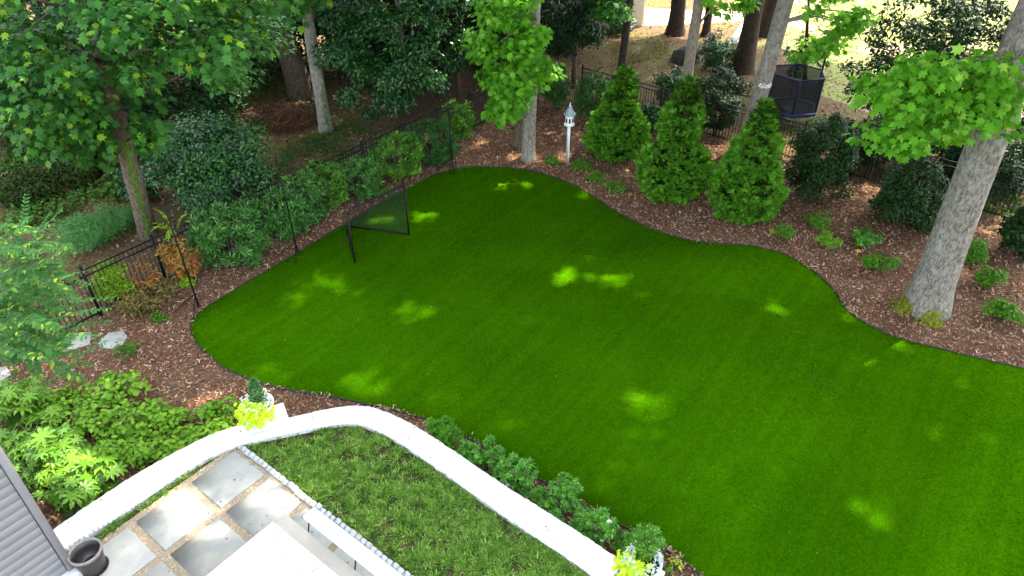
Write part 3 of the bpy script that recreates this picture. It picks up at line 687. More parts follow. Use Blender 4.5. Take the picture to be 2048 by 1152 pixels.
# ---- deck, step and rail
zd = T + .62
dc = G(545, 1042, zd)[:2]
dk = thing("deck", "white painted plank deck corner at the bottom of the picture", "deck", (*dc, T))
n_pl = 26; pw = .14
for k in range(n_pl):
    b = MB(); c = dc - UL * 1.9 + VU * (pw * (k + .5))
    pass
b = MB()
for k in range(n_pl):
    c = dc - UL * 1.95 + VU * (pw * (k + .5) + .001); b.box((*c, zd - .0125), (3.9, pw - .005, .025), UA, .002)
part("plank_floor", b, M['deck_white'], dk)
b = MB(); c = dc - UL * 1.97 + VU * (n_pl * pw / 2); b.box((*c, zd - .14), (3.9, n_pl * pw - .04, .225), UA); part("fascia", b, M['white'], dk)
for a, v in ((.3, .3), (.3, 2.2), (2.5, .3)):
    b = MB(); c = dc - UL * a + VU * v; b.box((*c, T + .2), (.14, .14, .4), UA); part("support", b, M['white'], dk)
zs = T + .36
sc_ = G(573, 1029, zs)[:2]
st = thing("step", "tan stone step running along the white deck edge", "step", (*sc_, T))
b = MB(); c = sc_ - UL * .21 + VU * 2.2; b.box((*c, zs - .03), (.42, 4.4, .06), UA); part("tread", b, M['step'], st, bevel=.006)
b = MB(); c = sc_ - UL * .23 + VU * 2.22; b.box((*c, (T + zs - .06) / 2), (.36, 4.36, zs - .06 - T), UA); part("riser", b, M['white'], st)
zr = T + .95
rL, rR = G(711, 1116, zr)[:2], G(760, 1116, zr)[:2]; wr = abs(float(np.dot(rR - rL, UL)))
r0 = rL + UL * wr / 2; r0 = r0 + VU * float(np.dot(G(618, 1022, zr)[:2] - r0, VU))
rl = thing("railing", "wide white rail on slim black posts beside the tan step", "railing", (*r0, T))
b = MB(); c = r0 + VU * 2.4; b.box((*c, zr - .04), (wr, 4.8, .08), UA); part("rail", b, M['white'], rl, bevel=.008)
for (p0_, p1_) in (((617, 1063), (618, 1034)), ((710, 1139), (712, 1110)), ((800, 1210), (803, 1180))):
    b = MB(); b.tube([G(*p0_, zs), G(*p1_, zr - .06)], .013, 8); part("post", b, M['black'], rl)

# ---- house wall at lower left
hc = G(158, 1146, T)[:2]
hw = thing("house", "house wall corner with pale lap siding at lower left", "house", (*hc, T))
L = 6.0; hh = 7.5
pts = [hc, hc - UL * L, hc - UL * L - VU * 3, hc - VU * 3]
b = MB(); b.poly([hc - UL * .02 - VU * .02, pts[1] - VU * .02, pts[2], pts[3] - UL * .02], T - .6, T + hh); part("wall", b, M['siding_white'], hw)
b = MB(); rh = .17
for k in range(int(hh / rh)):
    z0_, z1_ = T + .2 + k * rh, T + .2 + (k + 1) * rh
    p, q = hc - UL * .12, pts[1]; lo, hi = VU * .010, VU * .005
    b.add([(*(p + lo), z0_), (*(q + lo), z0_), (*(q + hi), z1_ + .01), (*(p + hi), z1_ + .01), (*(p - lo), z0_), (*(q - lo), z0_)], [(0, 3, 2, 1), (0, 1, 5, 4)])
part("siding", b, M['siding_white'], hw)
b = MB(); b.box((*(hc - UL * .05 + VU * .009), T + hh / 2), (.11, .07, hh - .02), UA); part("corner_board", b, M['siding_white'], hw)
b = MB(); c = hc - UL * 3 + VU * .06; b.box((*(c + UL * .03), T + .06), (6.0, .16, .3), UA); part("plinth", b, M['white'], hw, bevel=.01)
b = MB(); cc_ = (pts[0] + pts[2]) / 2; b.box((*cc_, T + hh + .08), (L + .6, 3.6, .16), UA); part("roof", b, M['roofing'], hw)

# ---- planters
def urn(c, z, s, label, big=True):
    u = thing("urn_planter", label, "planter", (*c, z), "white urn planters on the retaining wall")
    b = MB(); prof = [(.0, 0), (.17, 0), (.17, .03), (.10, .05), (.075, .09), (.10, .13), (.18, .17), (.25, .24), (.285, .32), (.30, .36), (.315, .375), (.315, .40), (.28, .40), (.265, .36), (.0, .34)]
    b.lathe((*c, z), [(r * s, q * s) for r, q in prof], 40); part("bowl", b, M['urn'], u, True)
    b = MB(); b.lathe((*c, z), [(.0, .372 * s), (.268 * s, .366 * s)], 32); part("soil", b, M['soil'], u)
    return u
def pedestal(c, rz, size, z0, z1, label):
    p = thing("pedestal", label, "pedestal", (*c, z0))
    b = MB(); b.box((*c, (z0 + z1 - .09) / 2), (size[0] - .08, size[1] - .08, z1 - .09 - z0), rz); part("pier", b, M['white'], p, bevel=.006)
    b = MB(); b.box((*c, z1 - .045), (size[0], size[1], .09), rz); part("cap", b, M['white'], p, bevel=.01)
    b = MB(); b.box((*c, z1 - .108), (size[0] - .04, size[1] - .04, .036), rz); part("moulding", b, M['white'], p)
    return p
zp = T + .42
pc = (G(578, 838, zp)[:2] + G(493, 880, zp)[:2]) / 2 + np.array([-.12, .18])
e1 = G(573, 812, zp)[:2]; e2 = G(578, 838, zp)[:2]
pa = math.atan2(*(G(578, 836, zp)[:2] - G(500, 862, zp)[:2])[::-1])
pdir = np.array([cos(pa), sin(pa)]); pnor = np.array([-sin(pa), cos(pa)])
pc = G(578, 838, zp)[:2] - pdir * .40 + pnor * .26
pedestal(pc, pa, (.80, .52), T - .02, zp, "white capped pier on the curve of the wall under the lime leaved urn")
uc = pc - pdir * .08 + pnor * .02
u1 = urn(uc, zp, 1.0, "white urn spilling lime green leaves, a small conifer in its middle")
def plant_parts(u, c, z, rng, lime_dir, lime_n=420, plume=False):
    k = lime_n; ang = lime_dir + rng.normal(size=k) * .62; r = rng.uniform(.12, .42, k)
    Pn = np.stack([c[0] + np.cos(ang) * r, c[1] + np.sin(ang) * r, z + .47 - np.clip(r - .22, 0, 1) ** 1 * 1.15 * rng.uniform(.3, 1.3, k) + rng.normal(size=k) * .03], 1)
    o = np.stack([np.cos(ang), np.sin(ang), 0 * ang + .1], 1); N = unit(o * .6 + np.array([0, 0, .8]) + rng.normal(size=(k, 3)) * .3)
    b = MB(); b.leaves(TM, Pn, N, orient(rng, N, o, .5, .5), rng.uniform(.06, .105, k)); part("trailing_leaves", b, M['lime'], u)
    k = 1500; h = rng.random(k) ** .8; ang = rng.random(k) * 2 * pi; rr_ = ((.07 + .16 * h) if plume else .165 * (1 - h * .75)) * rng.uniform(.3 if plume else .6, 1.15, k)
    pp = np.stack([c[0] + .02 + np.cos(ang) * rr_, c[1] + .05 + np.sin(ang) * rr_, z + .38 + h * .58], 1); o = np.stack([np.cos(ang), np.sin(ang), 0 * ang + .8], 1)
    N = unit(rng.normal(size=(k, 3))); b = MB(); b.leaves(TN, pp, N, orient(rng, N, o, -.3, .3), rng.uniform(.04, .08, k)); part("plume" if plume else "conifer", b, M['laurel_y'] if plume else M['conifer'], u)
    k = 220; ang = rng.random(k) * 2 * pi; rr_ = rng.uniform(.14, .3, k); pp = np.stack([c[0] + np.cos(ang) * rr_, c[1] + np.sin(ang) * rr_, z + .42 + rng.random(k) * .1], 1)
    N = unit(np.array([0, 0, 1.]) + rng.normal(size=(k, 3)) * .5); o = np.stack([np.cos(ang), np.sin(ang), 0 * ang], 1)
    b = MB(); b.leaves(TO, pp, N, orient(rng, N, o), rng.uniform(.04, .08, k)); part("silver_foliage", b, M['silver'], u)
    k = 20
    for cz in pp[:k] + np.array([0, 0, .03]):
        b = MB(); b.leaves(T_whorl(6, .5, .15), cz[None], np.array([[0, 0, 1.]]), unit(np.array([[rng.normal(), rng.normal(), 0]])), .034); part("flower", b, M['petal'], u)
rp = np.random.default_rng(8)
plant_parts(u1, uc, zp, rp, -pi / 2 - .15)
zq = T + .16
uc2 = G(1285, 1125, zq + .35)[:2]
pedestal(uc2, UA, (.6, .6), 0, zq, "white pier at the wall end under the second urn")
u2 = urn(uc2, zq, 1.0, "white urn of silver and lime plants at the bottom right end of the wall")
plant_parts(u2, uc2, zq, rp, -pi / 2 - .9, 260, True)
# black pot
pcx = G(180, 1120, T + .25)[:2]
bp = thing("black_pot", "empty charcoal glazed pot on the patio by the house corner", "pot", (*pcx, T))
s = .25
b = MB(); b.lathe((*pcx, T + .03), [(0, 0), (s * .72, 0), (s * .76, .03), (s * .9, .3), (s * .96, .43), (s * .9, .43), (s * .84, .3), (s * .7, .16), (0, .15)], 40); part("vessel", b, M['pot'], bp, True)
b = MB(); b.lathe((*pcx, T + .03), [(s * .95, .425), (s * 1.03, .43), (s * 1.04, .47), (s * .99, .48), (s * .9, .47), (s * .9, .425)], 40); part("rim", b, M['pot_rim'], bp, True)
b = MB(); b.lathe((*pcx, T + .03), [(0, .158), (s * .74, .157)], 32); part("soil", b, M['soil'], bp)
b = MB(); b.lathe((*pcx, T + .02), [(0, .0), (s * .86, .0), (s * .92, .035), (s * .86, .035), (s * .8, .015), (0, .012)], 32); part("saucer", b, M['pot'], bp, True)

# ================================================================== FENCES
def fence(a, u, length, posts0, spacing, label, name="metal_fence"):
    hgt = 1.45
    fz = thing(name, label, "fence", (*a, 0), "black metal picket fences")
    ang = math.atan2(u[1], u[0]); t = posts0; ts = []
    while t <= length + .01: ts.append(t); t += spacing
    for t in ts:
        p = a + u * t; b = MB(); b.box((*p, hgt / 2 + .02), (.065, .065, hgt + .1), ang); b.box((*p, hgt + .085), (.085, .085, .035), ang, .008); part("post", b, M['black'], fz)
    for t0, t1 in zip(ts[:-1], ts[1:]):
        b = MB(); L = t1 - t0 - .068; mid = a + u * (t0 + t1) / 2
        for z in (hgt - .01, hgt - .18, .16): b.box((*mid, z), (L, .03, .034), ang)
        npk = int(L / .115)
        for k in range(npk): p = a + u * (t0 + .034 + L * (k + .5) / npk); b.box((*p, hgt / 2 + .03), (.017, .017, hgt - .09), ang)
        part("fence_panel", b, M['black'], fz)
# photo posts on the left fence at G(300,473,1.5)
tL = float(np.dot(G(300, 473, 1.5)[:2] - LF0, UL)); sp = 1.83
fence(LF0, UL, 27.0, tL % sp, sp, "black metal picket fence behind the laurel hedge on the left")
tR = float(np.dot(G(1325, 172, 1.5)[:2] - CORNER, UR)); sr = 1.86
fence(CORNER + UR * .06, UR, 26, tR % sr, sr, "black metal picket fence behind the arborvitae on the right")

# ================================================================== TREES
def trunk_path(base, top_px, hgt, bend=.0, rng=None, k=14):
    q = Yd(*top_px, base[1]); d = (q - base) / q[2]
    zs = np.linspace(0, hgt, k); P_ = base[None] + zs[:, None] * d[None]
    if rng is not None: P_[1:, :2] += np.cumsum(rng.normal(size=(k - 1, 2)) * bend, 0)
    return P_
def px_clumps(rng, poly, n, y0, y1):
    pl = np.asarray(poly, float); out = []
    while len(out) < n:
        x, y = rng.uniform(pl[:, 0].min(), pl[:, 0].max()), rng.uniform(pl[:, 1].min(), pl[:, 1].max())
        if in_poly(np.array([x]), np.array([y]), poly)[0]: out.append(Yd(x, y, rng.uniform(y0, y1)))
    return np.array(out)
def tree(label, base, top_px, r0, hgt, mat, seed, crown=None, low=None, cat="tree", group=None, name="tree", flare=1.35, bend=.01, ivy=None, limbs=4):
    rng = np.random.default_rng(seed); base = np.array(base, float)
    P_ = trunk_path(base, top_px, hgt, bend, rng); k = len(P_)
    z = P_[:, 2]; rad = r0 * (1 - .62 * z / hgt) * (1 + (flare - 1) * np.exp(-z / (r0 * 1.8)))
    P_d = np.concatenate([[P_[0] + (0, 0, -.1)], [P_[0] + (P_[1] - P_[0]) * f_ for f_ in (.02, .08, .2, .35, .6)], P_[1:]]); zz = np.clip(P_d[:, 2], 0, None)
    rad = r0 * (1 - .62 * zz / hgt) * (1 + (flare - 1) * np.exp(-zz / (r0 * 1.6)))
    t = thing(name, label, cat, base, group)
    b = MB(); b.tube(P_d, rad, 20, True, .02, rng)
    if crown:
        c = np.array([P_[int(k * .7)][0] + crown[0], P_[int(k * .7)][1] + crown[1], crown[2]])
        for i in range(limbs + 4):
            a = rng.random() * 2 * pi; s0 = P_[int(k * rng.uniform(.5, .85))]; e = c + np.array([cos(a) * crown[3] * .7, sin(a) * crown[3] * .7, rng.uniform(-.2, .6) * crown[4]])
            if e[2] < s0[2]: e[2] = s0[2] + 1
            if proj(e)[1] < -40 and proj(s0)[1] < -20: b.tube([s0, (s0 + e) / 2 + (0, 0, .5), e], [r0 * .3, r0 * .18, .03], 7)
    if low is not None:
        for L in low:
            for q in L['C'][:: max(1, len(L['C']) // L.get('limbs', 5))]:
                i = int(np.argmin(np.abs(P_[:, 2] - (q[2] - .3)))); s0 = P_[i]; m_ = (s0 + q) / 2 + np.array([0, 0, .25])
                b.tube([s0, m_, q], [min(.05, r0 * .3), .03, .008], 6)
    part("trunk", b, mat, t, True)
    if low is not None:
        for L in low:
            C = L['C']; Pn, N, Dv = clump_leaves(rng, C, rng.uniform(.7, 1.2, len(C)) * L['r'], L['n'], L.get('center', P_[int(np.argmin(np.abs(P_[:, 2] - C[:, 2].mean())))]), L.get('flat', .5), L.get('up', .9), .6, .45, L.get('droop', .5))
            if 'hole' in L:
                c3_ = proj(Pn); kk = ~in_poly(c3_[:, 0], c3_[:, 1], L['hole']) | (rng.random(len(Pn)) < .12); Pn, N, Dv = Pn[kk], N[kk], Dv[kk]
            mb = MB(); mb.leaves(L.get('t', TM), Pn, N, Dv, rng.uniform(.65, 1.2, len(Pn)) * L['s']); part(L.get('name', "lower_branches"), mb, L.get('m', M['maple']), t)
    if crown:
        part("crown", high_crown(rng, c, crown[3], crown[4], crown[5]), M['canopy'], t)
    if ivy:
        (z0, z1, aw, nn, mt) = ivy; zz = rng.uniform(z0, z1, nn); a = aw + rng.normal(size=nn) * .2
        rr_ = r0 * (1 - .62 * zz / hgt) * (1 + (flare - 1) * np.exp(-zz / (r0 * 1.6)))
        cx = np.interp(zz, P_[:, 2], P_[:, 0]); cy = np.interp(zz, P_[:, 2], P_[:, 1]); o = np.stack([np.cos(a), np.sin(a), 0 * a], 1)
        N = unit(o + rng.normal(size=(nn, 3)) * .4); mb = MB(); mb.leaves(TO, np.stack([cx, cy, zz], 1) + o * (rr_ + .01)[:, None], N, orient(rng, N, o * 0 + (0, 0, -1.), .5, .8), rng.uniform(.04, .09, nn)); part("climbing_ivy", mb, mt, t)
    return t
R0 = np.random.default_rng(77)
# left big tree
b1 = G(297, 470); CL = np.concatenate([
    px_clumps(R0, [(-40, -40), (540, -40), (545, 20), (470, 120), (330, 130), (300, 190), (0, 240), (-40, 200)], 70, 15.0, 19.5),
    px_clumps(R0, [(0, 120), (320, 120), (300, 170), (190, 260), (110, 300), (90, 240), (0, 200)], 26, 15.5, 18.5),
    px_clumps(R0, [(165, 255), (285, 235), (285, 290), (215, 310)], 6, 16.6, 17.6), px_clumps(R0, [(85, 250), (160, 240), (140, 310), (90, 315)], 5, 16.0, 17.2)])
CL2 = px_clumps(R0, [(370, 40), (540, 20), (570, 150), (480, 165), (400, 150)], 22, 18.5, 22)
tree("tall tree on the far left with a star leaved crown and ivied trunk", b1, (205, 130), .25, 17, M['bark_brown'], 1, (2, 0, 14.5, 6.0, 4.5, 11000),
     [dict(C=CL, r=.8, n=8800, s=.205, m=M['maple'], limbs=14, hole=[(178, 112), (225, 112), (262, 235), (285, 335), (235, 330), (215, 235)]), dict(C=CL2, r=.75, n=1700, s=.2, t=TO, m=M['laurel'], limbs=4, droop=1.0)], ivy=(.2, 3.2, -.95, 420, M['ivy']), flare=1.25)
tree("slender pale trunked tree standing beyond the left fence", G(653, 262), (612, 20), .24, 19, M['bark_lichen'], 2, (1, 0, 16, 6.0, 5.0, 11000), [dict(C=px_clumps(R0, [(520, -30), (660, -30), (640, 20), (560, 30)], 8, 23.5, 25), r=1.0, n=480, s=.26, limbs=2)], ivy=(.1, 1.6, -1.0, 160, M['ivy']))
tree("thick dark trunked tree in deep shade among the left evergreens", G(605, 190), (555, 40), .48, 19, M['bark_brown'], 3, (0, 0, 17, 6, 5, 9000), None)
# pair in front of the birdhouse
CT = np.concatenate([px_clumps(R0, [(945, -30), (1075, -30), (1070, 60), (1085, 110), (1060, 130), (950, 120), (935, 60)], 22, 22.0, 23.6),
                     px_clumps(R0, [(985, 120), (1080, 120), (1105, 150), (1050, 185), (1050, 250), (970, 255), (960, 235), (985, 180)], 20, 21.8, 23.2)])
tree("pale leaning trunk with bright maple foliage left of the birdhouse", G(1056, 318), (1070, 0), .235, 19, M['bark_light'], 4, (1, -1, 15.5, 6.5, 4.8, 12000), [dict(C=CT, r=.58, n=3300, s=.215, m=M['maple_light'], limbs=6)], flare=1.2)
tree("brown trunk just behind the pale leaning trunk by the birdhouse", G(1040, 292), (1056, 140), .25, 18, M['bark_brown'], 5, (-1, 1, 15.5, 5.5, 4.5, 9000), None, flare=1.2)
tree("slim brown trunk rising behind the middle arborvitae", G(1352, 300), (1396, 20), .2, 19, M['bark_mid'], 6, (0, -1, 15.5, 6, 4.6, 11000), [dict(C=px_clumps(R0, [(1385, -30), (1530, -30), (1525, 20), (1470, 40), (1400, 40), (1390, 10)], 9, 23.5, 25.5), r=.45, n=330, s=.24, m=M['maple_light'], limbs=3)], flare=1.1)
TPALE = tree("tall pale grey trunk behind the rightmost arborvitae", G(1488, 302), (1572, 0), .30, 20, M['bark_light'], 7, (0, -2, 16.0, 7, 5, 14000), [dict(C=px_clumps(R0, [(1600, -30), (1735, -30), (1735, 40), (1690, 70), (1640, 120), (1600, 110)], 16, 23, 25), r=.6, n=800, s=.22, m=M['maple_light'], limbs=3)], flare=1.1)
tree("slim dark trunk rising behind the leftmost arborvitae", G(1232, 215), (1263, 0), .17, 17, M['bark_dark'], 8, (0, 0, 15, 4.5, 4, 6000), [dict(C=px_clumps(R0, [(1190, -30), (1258, -30), (1256, 10), (1235, 45), (1195, 40)], 9, 27, 28.5), r=.55, n=420, s=.28, m=M['maple'], limbs=3)], flare=1.1)
# big right tree
CB = px_clumps(R0, [(1712, 205), (1765, 140), (1800, 115), (1860, 125), (1960, 115), (2045, 150), (2040, 230), (1965, 275), (1890, 285), (1830, 280), (1780, 300), (1728, 290), (1735, 235)], 46, 12.6, 14.2)
TBIG = tree("massive pale grey trunk with a bright leafy branch on the right", G(1850, 616), (2032, 130), .45, 21, M['bark_big'], 9, (-4.5, -.5, 18.0, 9.5, 6.0, 30000), [dict(C=CB, r=.5, n=2350, s=.188, t=TM, m=M['maple_light'], limbs=7, droop=.8, flat=.6)], flare=1.36, bend=.004)
rng = np.random.default_rng(640); mbase = G(1850, 616); k = 650; a = np.where(rng.random(k) < .6, rng.normal(pi * 1.02, .22, k), rng.normal(pi * 1.42, .2, k)); rr_ = .57 + rng.random(k) ** 2 * .3; mp = np.stack([mbase[0] + np.cos(a) * rr_, mbase[1] + np.sin(a) * rr_, np.clip(.32 - (rr_ - .57) * 1.3, .015, 1) * rng.random(k) + .01], 1)
kk = np.sin(a * 7) > -.1; kk = a > 0; mp = mp[kk]; N = unit(np.stack([np.cos(a[kk]), np.sin(a[kk]), .7 + 0 * a[kk]], 1) + rng.normal(size=(len(mp), 3)) * .3); mb = MB(); mb.leaves(T_oval(.8, .05, -.05), mp, N, orient(rng, N, N, .3), rng.uniform(.045, .085, len(mp))); part("moss", mb, M['moss'], TBIG)
rng = np.random.default_rng(645); lp = Yd(1531, 172, G(1488, 302)[1] - .31); mb = MB(); t_ = np.linspace(-.2, .2, 46); lpos = np.stack([lp[0] + t_, lp[1] + np.abs(t_) ** 2 * 1.6, lp[2] + .05 * np.sin(t_ * 70) + rng.normal(size=46) * .012], 1); N = np.tile(unit(np.array([[0, -1., .15]])), (46, 1)); mb.leaves(T_oval(.9, .02, 0), lpos, N, orient(rng, N, N), rng.uniform(.035, .06, 46)); part("lichen_patch", mb, M['petal'], TPALE)
# background trunks
for i, (bs, tp_, r, lb) in enumerate([((1350, 68), (1357, 0), .38, "dark straight trunk on the sunny slope by the neighbour's house"), ((1411, 72), (1420, 10), .2, "thin dark trunk right of the straight one on the sunny slope"),
                                      ((1484, 142), (1512, 0), .40, "dark leaning trunk behind the glossy shrubs"), ((1530, 68), (1548, 0), .5, "thick dark trunk farthest back beside the tall pale one"),
                                      ((1606, 205), (1612, 60), .1, "dark leafy sapling in front of the trampoline")]):
    b = G(*bs)
    tree(lb, b, tp_, r, 16 if i < 4 else 5, M['bark_dark'], 30 + i, (0, 0, 15.5, 6.0, 4.0, 15000) if i < 4 else None,
         None if i < 4 else [dict(C=px_clumps(R0, [(1580, 80), (1640, 60), (1650, 120), (1625, 200), (1590, 200)], 12, b[1] - .5, b[1] + .7), r=.4, n=420, s=.2, m=M['maple'], limbs=5)], flare=1.5)
# tall trees added beyond the right edge so their crowns shade the yard
for i, (x, y) in enumerate([(19.5, 12.0), (20.5, 19.5), (23.5, 5.5), (15.6, 22.5), (29.0, 33.0), (17.5, 3.0)]):
    ok = (19.5, 12.0)
    tree("added tall tree beyond the right edge, there to shade the yard", (x, y, 0), tuple(proj((x + .2, y, 9.0))[:2]), .4, 21, M['bark_mid'], 50 + i, ((-2.0, 0, 16.0 + i * .3, 8.0, 5.0, 17000) if i != 4 else (-10.5, 3.0, 15.0, 8.0, 4.5, 15000)), None, group="added shade trees beyond the right edge")

# ================================================================== EVERGREENS AND SHRUBS
def blob(rng, c, rx, ry, rz, nclump, cr, n, base_z=0.0, hol=.45, sq=2.0, **kw):
    d = unit(rng.normal(size=(nclump * 4, 3))); d = d / (np.sum(np.abs(d) ** sq, 1, keepdims=True) ** (1 / sq)); r = hol + (1 - hol) * rng.random(nclump * 4)
    C = np.array(c) + d * r[:, None] * np.array([rx, ry, rz]); C = C[C[:, 2] > base_z + cr * .4][:nclump]
    return clump_leaves(rng, C, rng.uniform(.7, 1.25, len(C)) * cr, n, np.array(c) - (0, 0, rz * .3), **kw)
def shrub(label, px, py, wpx, top, mat, tmpl, size, n, seed, cat="shrub", name="shrub", group=None, shape=.8, cr=.28, depth=.9, hol=.45, up=.5, droop=.2, flat=.75, stems=True, dy=.75, nclump=40, extra=None, sq=2.0, wide=1.0, cone=0.0):
    rng = np.random.default_rng(seed); g = G(px, py); r = wpx / 2 / pxm((g[0], g[1] + .3, .3)); c = g + np.array([0, r * dy, 0]); 
    ztop = max(.15, float(Yd(px, top, c[1])[2]))
    t = thing(name, label, cat, c, group)
    b = MB()
    for k in range(5):
        a = 2 * pi * k / 5 + rng.random(); b.tube([c + (cos(a) * .03, sin(a) * .03, -.03), c + (cos(a) * r * .25, sin(a) * r * .25, ztop * .4), c + (cos(a) * r * .55, sin(a) * r * .55, ztop * .78)], [.02 + r * .012, .015, .006], 5)
    part("stems", b, M['bark_brown'], t)
    rz = ztop * .5
    Pn, N, Dv = blob(rng, c + (0, 0, ztop * .5), r * .86 * wide, r * .86 * depth, rz * .88 * wide, nclump, cr * r, n, 0, hol, sq, flat=flat, up=up, droop=droop)
    k = Pn[:, 2] > .02; Pn, N, Dv = Pn[k], N[k], Dv[k]
    if cone: fz_ = 1 + cone * .35 - cone * np.clip(Pn[:, 2] / ztop, 0, 1); Pn[:, :2] = c[:2] + (Pn[:, :2] - c[:2]) * fz_[:, None]
    mb = MB(); mb.leaves(tmpl, Pn, N, Dv, rng.uniform(.65, 1.25, len(Pn)) * size); part("foliage", mb, mat, t)
    if extra: extra(t, c, r, ztop, rng, Pn, N, Dv)
    return t
def etree(label, px, py, wpx, hgt, mat, size, n, seed, cr=.22, nclump=80, tmpl=TO, group=None, name="evergreen_tree", dy=.6, low=.2, trunk_r=.12, cat="tree", hol=.5):
    rng = np.random.default_rng(seed); g = G(px, py); r = wpx / 2 / pxm((g[0], g[1] + .5, 1.)); c = g + np.array([0, r * dy, 0])
    t = thing(name, label, cat, c, group); b = MB(); b.tube([c + (0, 0, -.1), c + (.05, .1, hgt * .4), c + (.1, 0, hgt * .9)], [trunk_r, trunk_r * .7, .02], 8)
    for k in range(8):
        a = k * 2.4; z = hgt * (.25 + .07 * k); b.tube([c + (0, 0, z), c + (cos(a) * r * .7, sin(a) * r * .7, z + .5)], [.04, .01], 5)
    part("trunk", b, M['bark_brown'], t, True)
    Pn, N, Dv = blob(rng, c + (0, 0, hgt * (.5 + low / 2)), r * .88, r * .88, hgt * (.5 - low / 2) * .95, nclump, cr * r, n, -5, hol, sq=3.2, flat=.8, up=.5, droop=.4)
    k = Pn[:, 2] > .03; Pn, N, Dv = Pn[k], N[k], Dv[k]
    mb = MB(); mb.leaves(tmpl, Pn, N, Dv, rng.uniform(.65, 1.25, len(Pn)) * size); part("crown", mb, mat, t); return t
TL = T_oval(.5, .07, -.1)
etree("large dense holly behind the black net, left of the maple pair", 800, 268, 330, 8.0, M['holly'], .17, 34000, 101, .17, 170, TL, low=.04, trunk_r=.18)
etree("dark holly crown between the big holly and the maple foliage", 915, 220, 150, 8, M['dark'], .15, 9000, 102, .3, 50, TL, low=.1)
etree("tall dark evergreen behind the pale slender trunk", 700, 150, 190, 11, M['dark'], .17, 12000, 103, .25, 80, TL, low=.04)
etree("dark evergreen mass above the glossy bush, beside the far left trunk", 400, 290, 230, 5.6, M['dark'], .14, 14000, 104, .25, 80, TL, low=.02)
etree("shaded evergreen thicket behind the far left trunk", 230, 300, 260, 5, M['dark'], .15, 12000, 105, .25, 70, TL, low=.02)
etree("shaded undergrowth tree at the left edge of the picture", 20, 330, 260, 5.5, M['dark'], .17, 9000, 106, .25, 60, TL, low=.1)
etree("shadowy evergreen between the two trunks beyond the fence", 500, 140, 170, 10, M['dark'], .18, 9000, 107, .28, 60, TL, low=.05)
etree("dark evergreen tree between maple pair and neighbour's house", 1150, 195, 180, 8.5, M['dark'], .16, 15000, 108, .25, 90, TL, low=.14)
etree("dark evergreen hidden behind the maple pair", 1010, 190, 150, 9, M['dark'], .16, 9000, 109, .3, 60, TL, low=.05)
for i, (px, py, wp, tp_, lb) in enumerate([(40, 330, 190, 235, "at the left edge under the star leaved crown"), (150, 390, 190, 300, "left of the far left trunk"), (30, 430, 170, 350, "behind the crape myrtle at the left edge"), (225, 330, 150, 240, "deep in shade behind the far left trunk")]):
    shrub("olive green undergrowth shrub " + lb, px, py, wp, tp_, M['under'], TL, .11, 6500, 620 + i, group="undergrowth shrubs beyond the left fence", nclump=70, cr=.25, hol=.3)
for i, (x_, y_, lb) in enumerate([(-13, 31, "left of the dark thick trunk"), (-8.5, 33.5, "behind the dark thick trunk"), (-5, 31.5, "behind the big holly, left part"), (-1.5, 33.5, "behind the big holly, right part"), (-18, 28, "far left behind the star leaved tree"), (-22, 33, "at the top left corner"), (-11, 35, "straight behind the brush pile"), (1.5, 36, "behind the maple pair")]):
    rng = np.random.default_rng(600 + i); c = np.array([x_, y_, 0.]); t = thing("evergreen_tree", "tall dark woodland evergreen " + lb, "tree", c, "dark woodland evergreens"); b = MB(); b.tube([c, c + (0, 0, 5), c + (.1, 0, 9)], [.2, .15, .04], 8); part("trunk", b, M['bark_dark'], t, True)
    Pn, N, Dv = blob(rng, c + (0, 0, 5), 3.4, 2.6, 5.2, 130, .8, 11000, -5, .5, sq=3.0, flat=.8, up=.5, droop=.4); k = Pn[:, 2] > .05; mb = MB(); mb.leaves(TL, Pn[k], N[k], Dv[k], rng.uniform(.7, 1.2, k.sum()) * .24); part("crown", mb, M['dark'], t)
shrub("glossy dark holly bush beyond the fence, right of the far left trunk", 400, 452, 300, 238, M['holly_b'], TL, .125, 17000, 111, shape=.8, cr=.24, nclump=90, hol=.5)
shrub("small holly bush against the far left tree trunk", 270, 420, 90, 330, M['holly'], TL, .13, 2600, 112)
# right dark tree with open crown, and shade behind the big trunk
rng = np.random.default_rng(120)
CR = px_clumps(R0, [(1735, -20), (2010, -20), (1985, 110), (1900, 130), (1850, 110), (1790, 150), (1740, 110)], 60, 23.5, 26.5)
CR2 = px_clumps(R0, [(1690, 130), (1760, 110), (1830, 150), (1780, 210), (1700, 210)], 14, 23.5, 25.5)
tree("open crowned dark holly against the sunlit lawn on the right", G(1885, 255), (1905, 100), .13, 8, M['bark_dark'], 121, None, [dict(C=CR, r=.52, n=4600, s=.17, t=TL, m=M['dark'], limbs=12, up=.5), dict(C=CR2, r=.55, n=800, s=.17, t=TL, m=M['dark'], limbs=4, up=.5)], name="evergreen_tree", flare=1.1)
etree("dark evergreen in shade right of the massive trunk", 2010, 360, 220, 5.5, M['dark'], .15, 9000, 122, .28, 60, TL, low=.05)
for i, (px, py, wp, hg, lb) in enumerate([(1975, 420, 150, 2.6, "just behind the fence right of the massive trunk"), (2060, 400, 120, 3.4, "behind the fence at the right edge"), (1745, 345, 120, 2.2, "behind the fence between the two hollies"), (1900, 380, 140, 2.8, "hidden behind the massive trunk")]):
    etree("dark evergreen bush " + lb, px, py, wp, hg, M['dark'], .12, 5000, 630 + i, .28, 50, TL, low=.02, name="evergreen_bush", cat="shrub", group="dark bushes behind the right fence")
etree("dark evergreen behind the fence left of the massive trunk", 1830, 330, 170, 3.8, M['dark'], .14, 7000, 123, .28, 50, TL, low=.05)
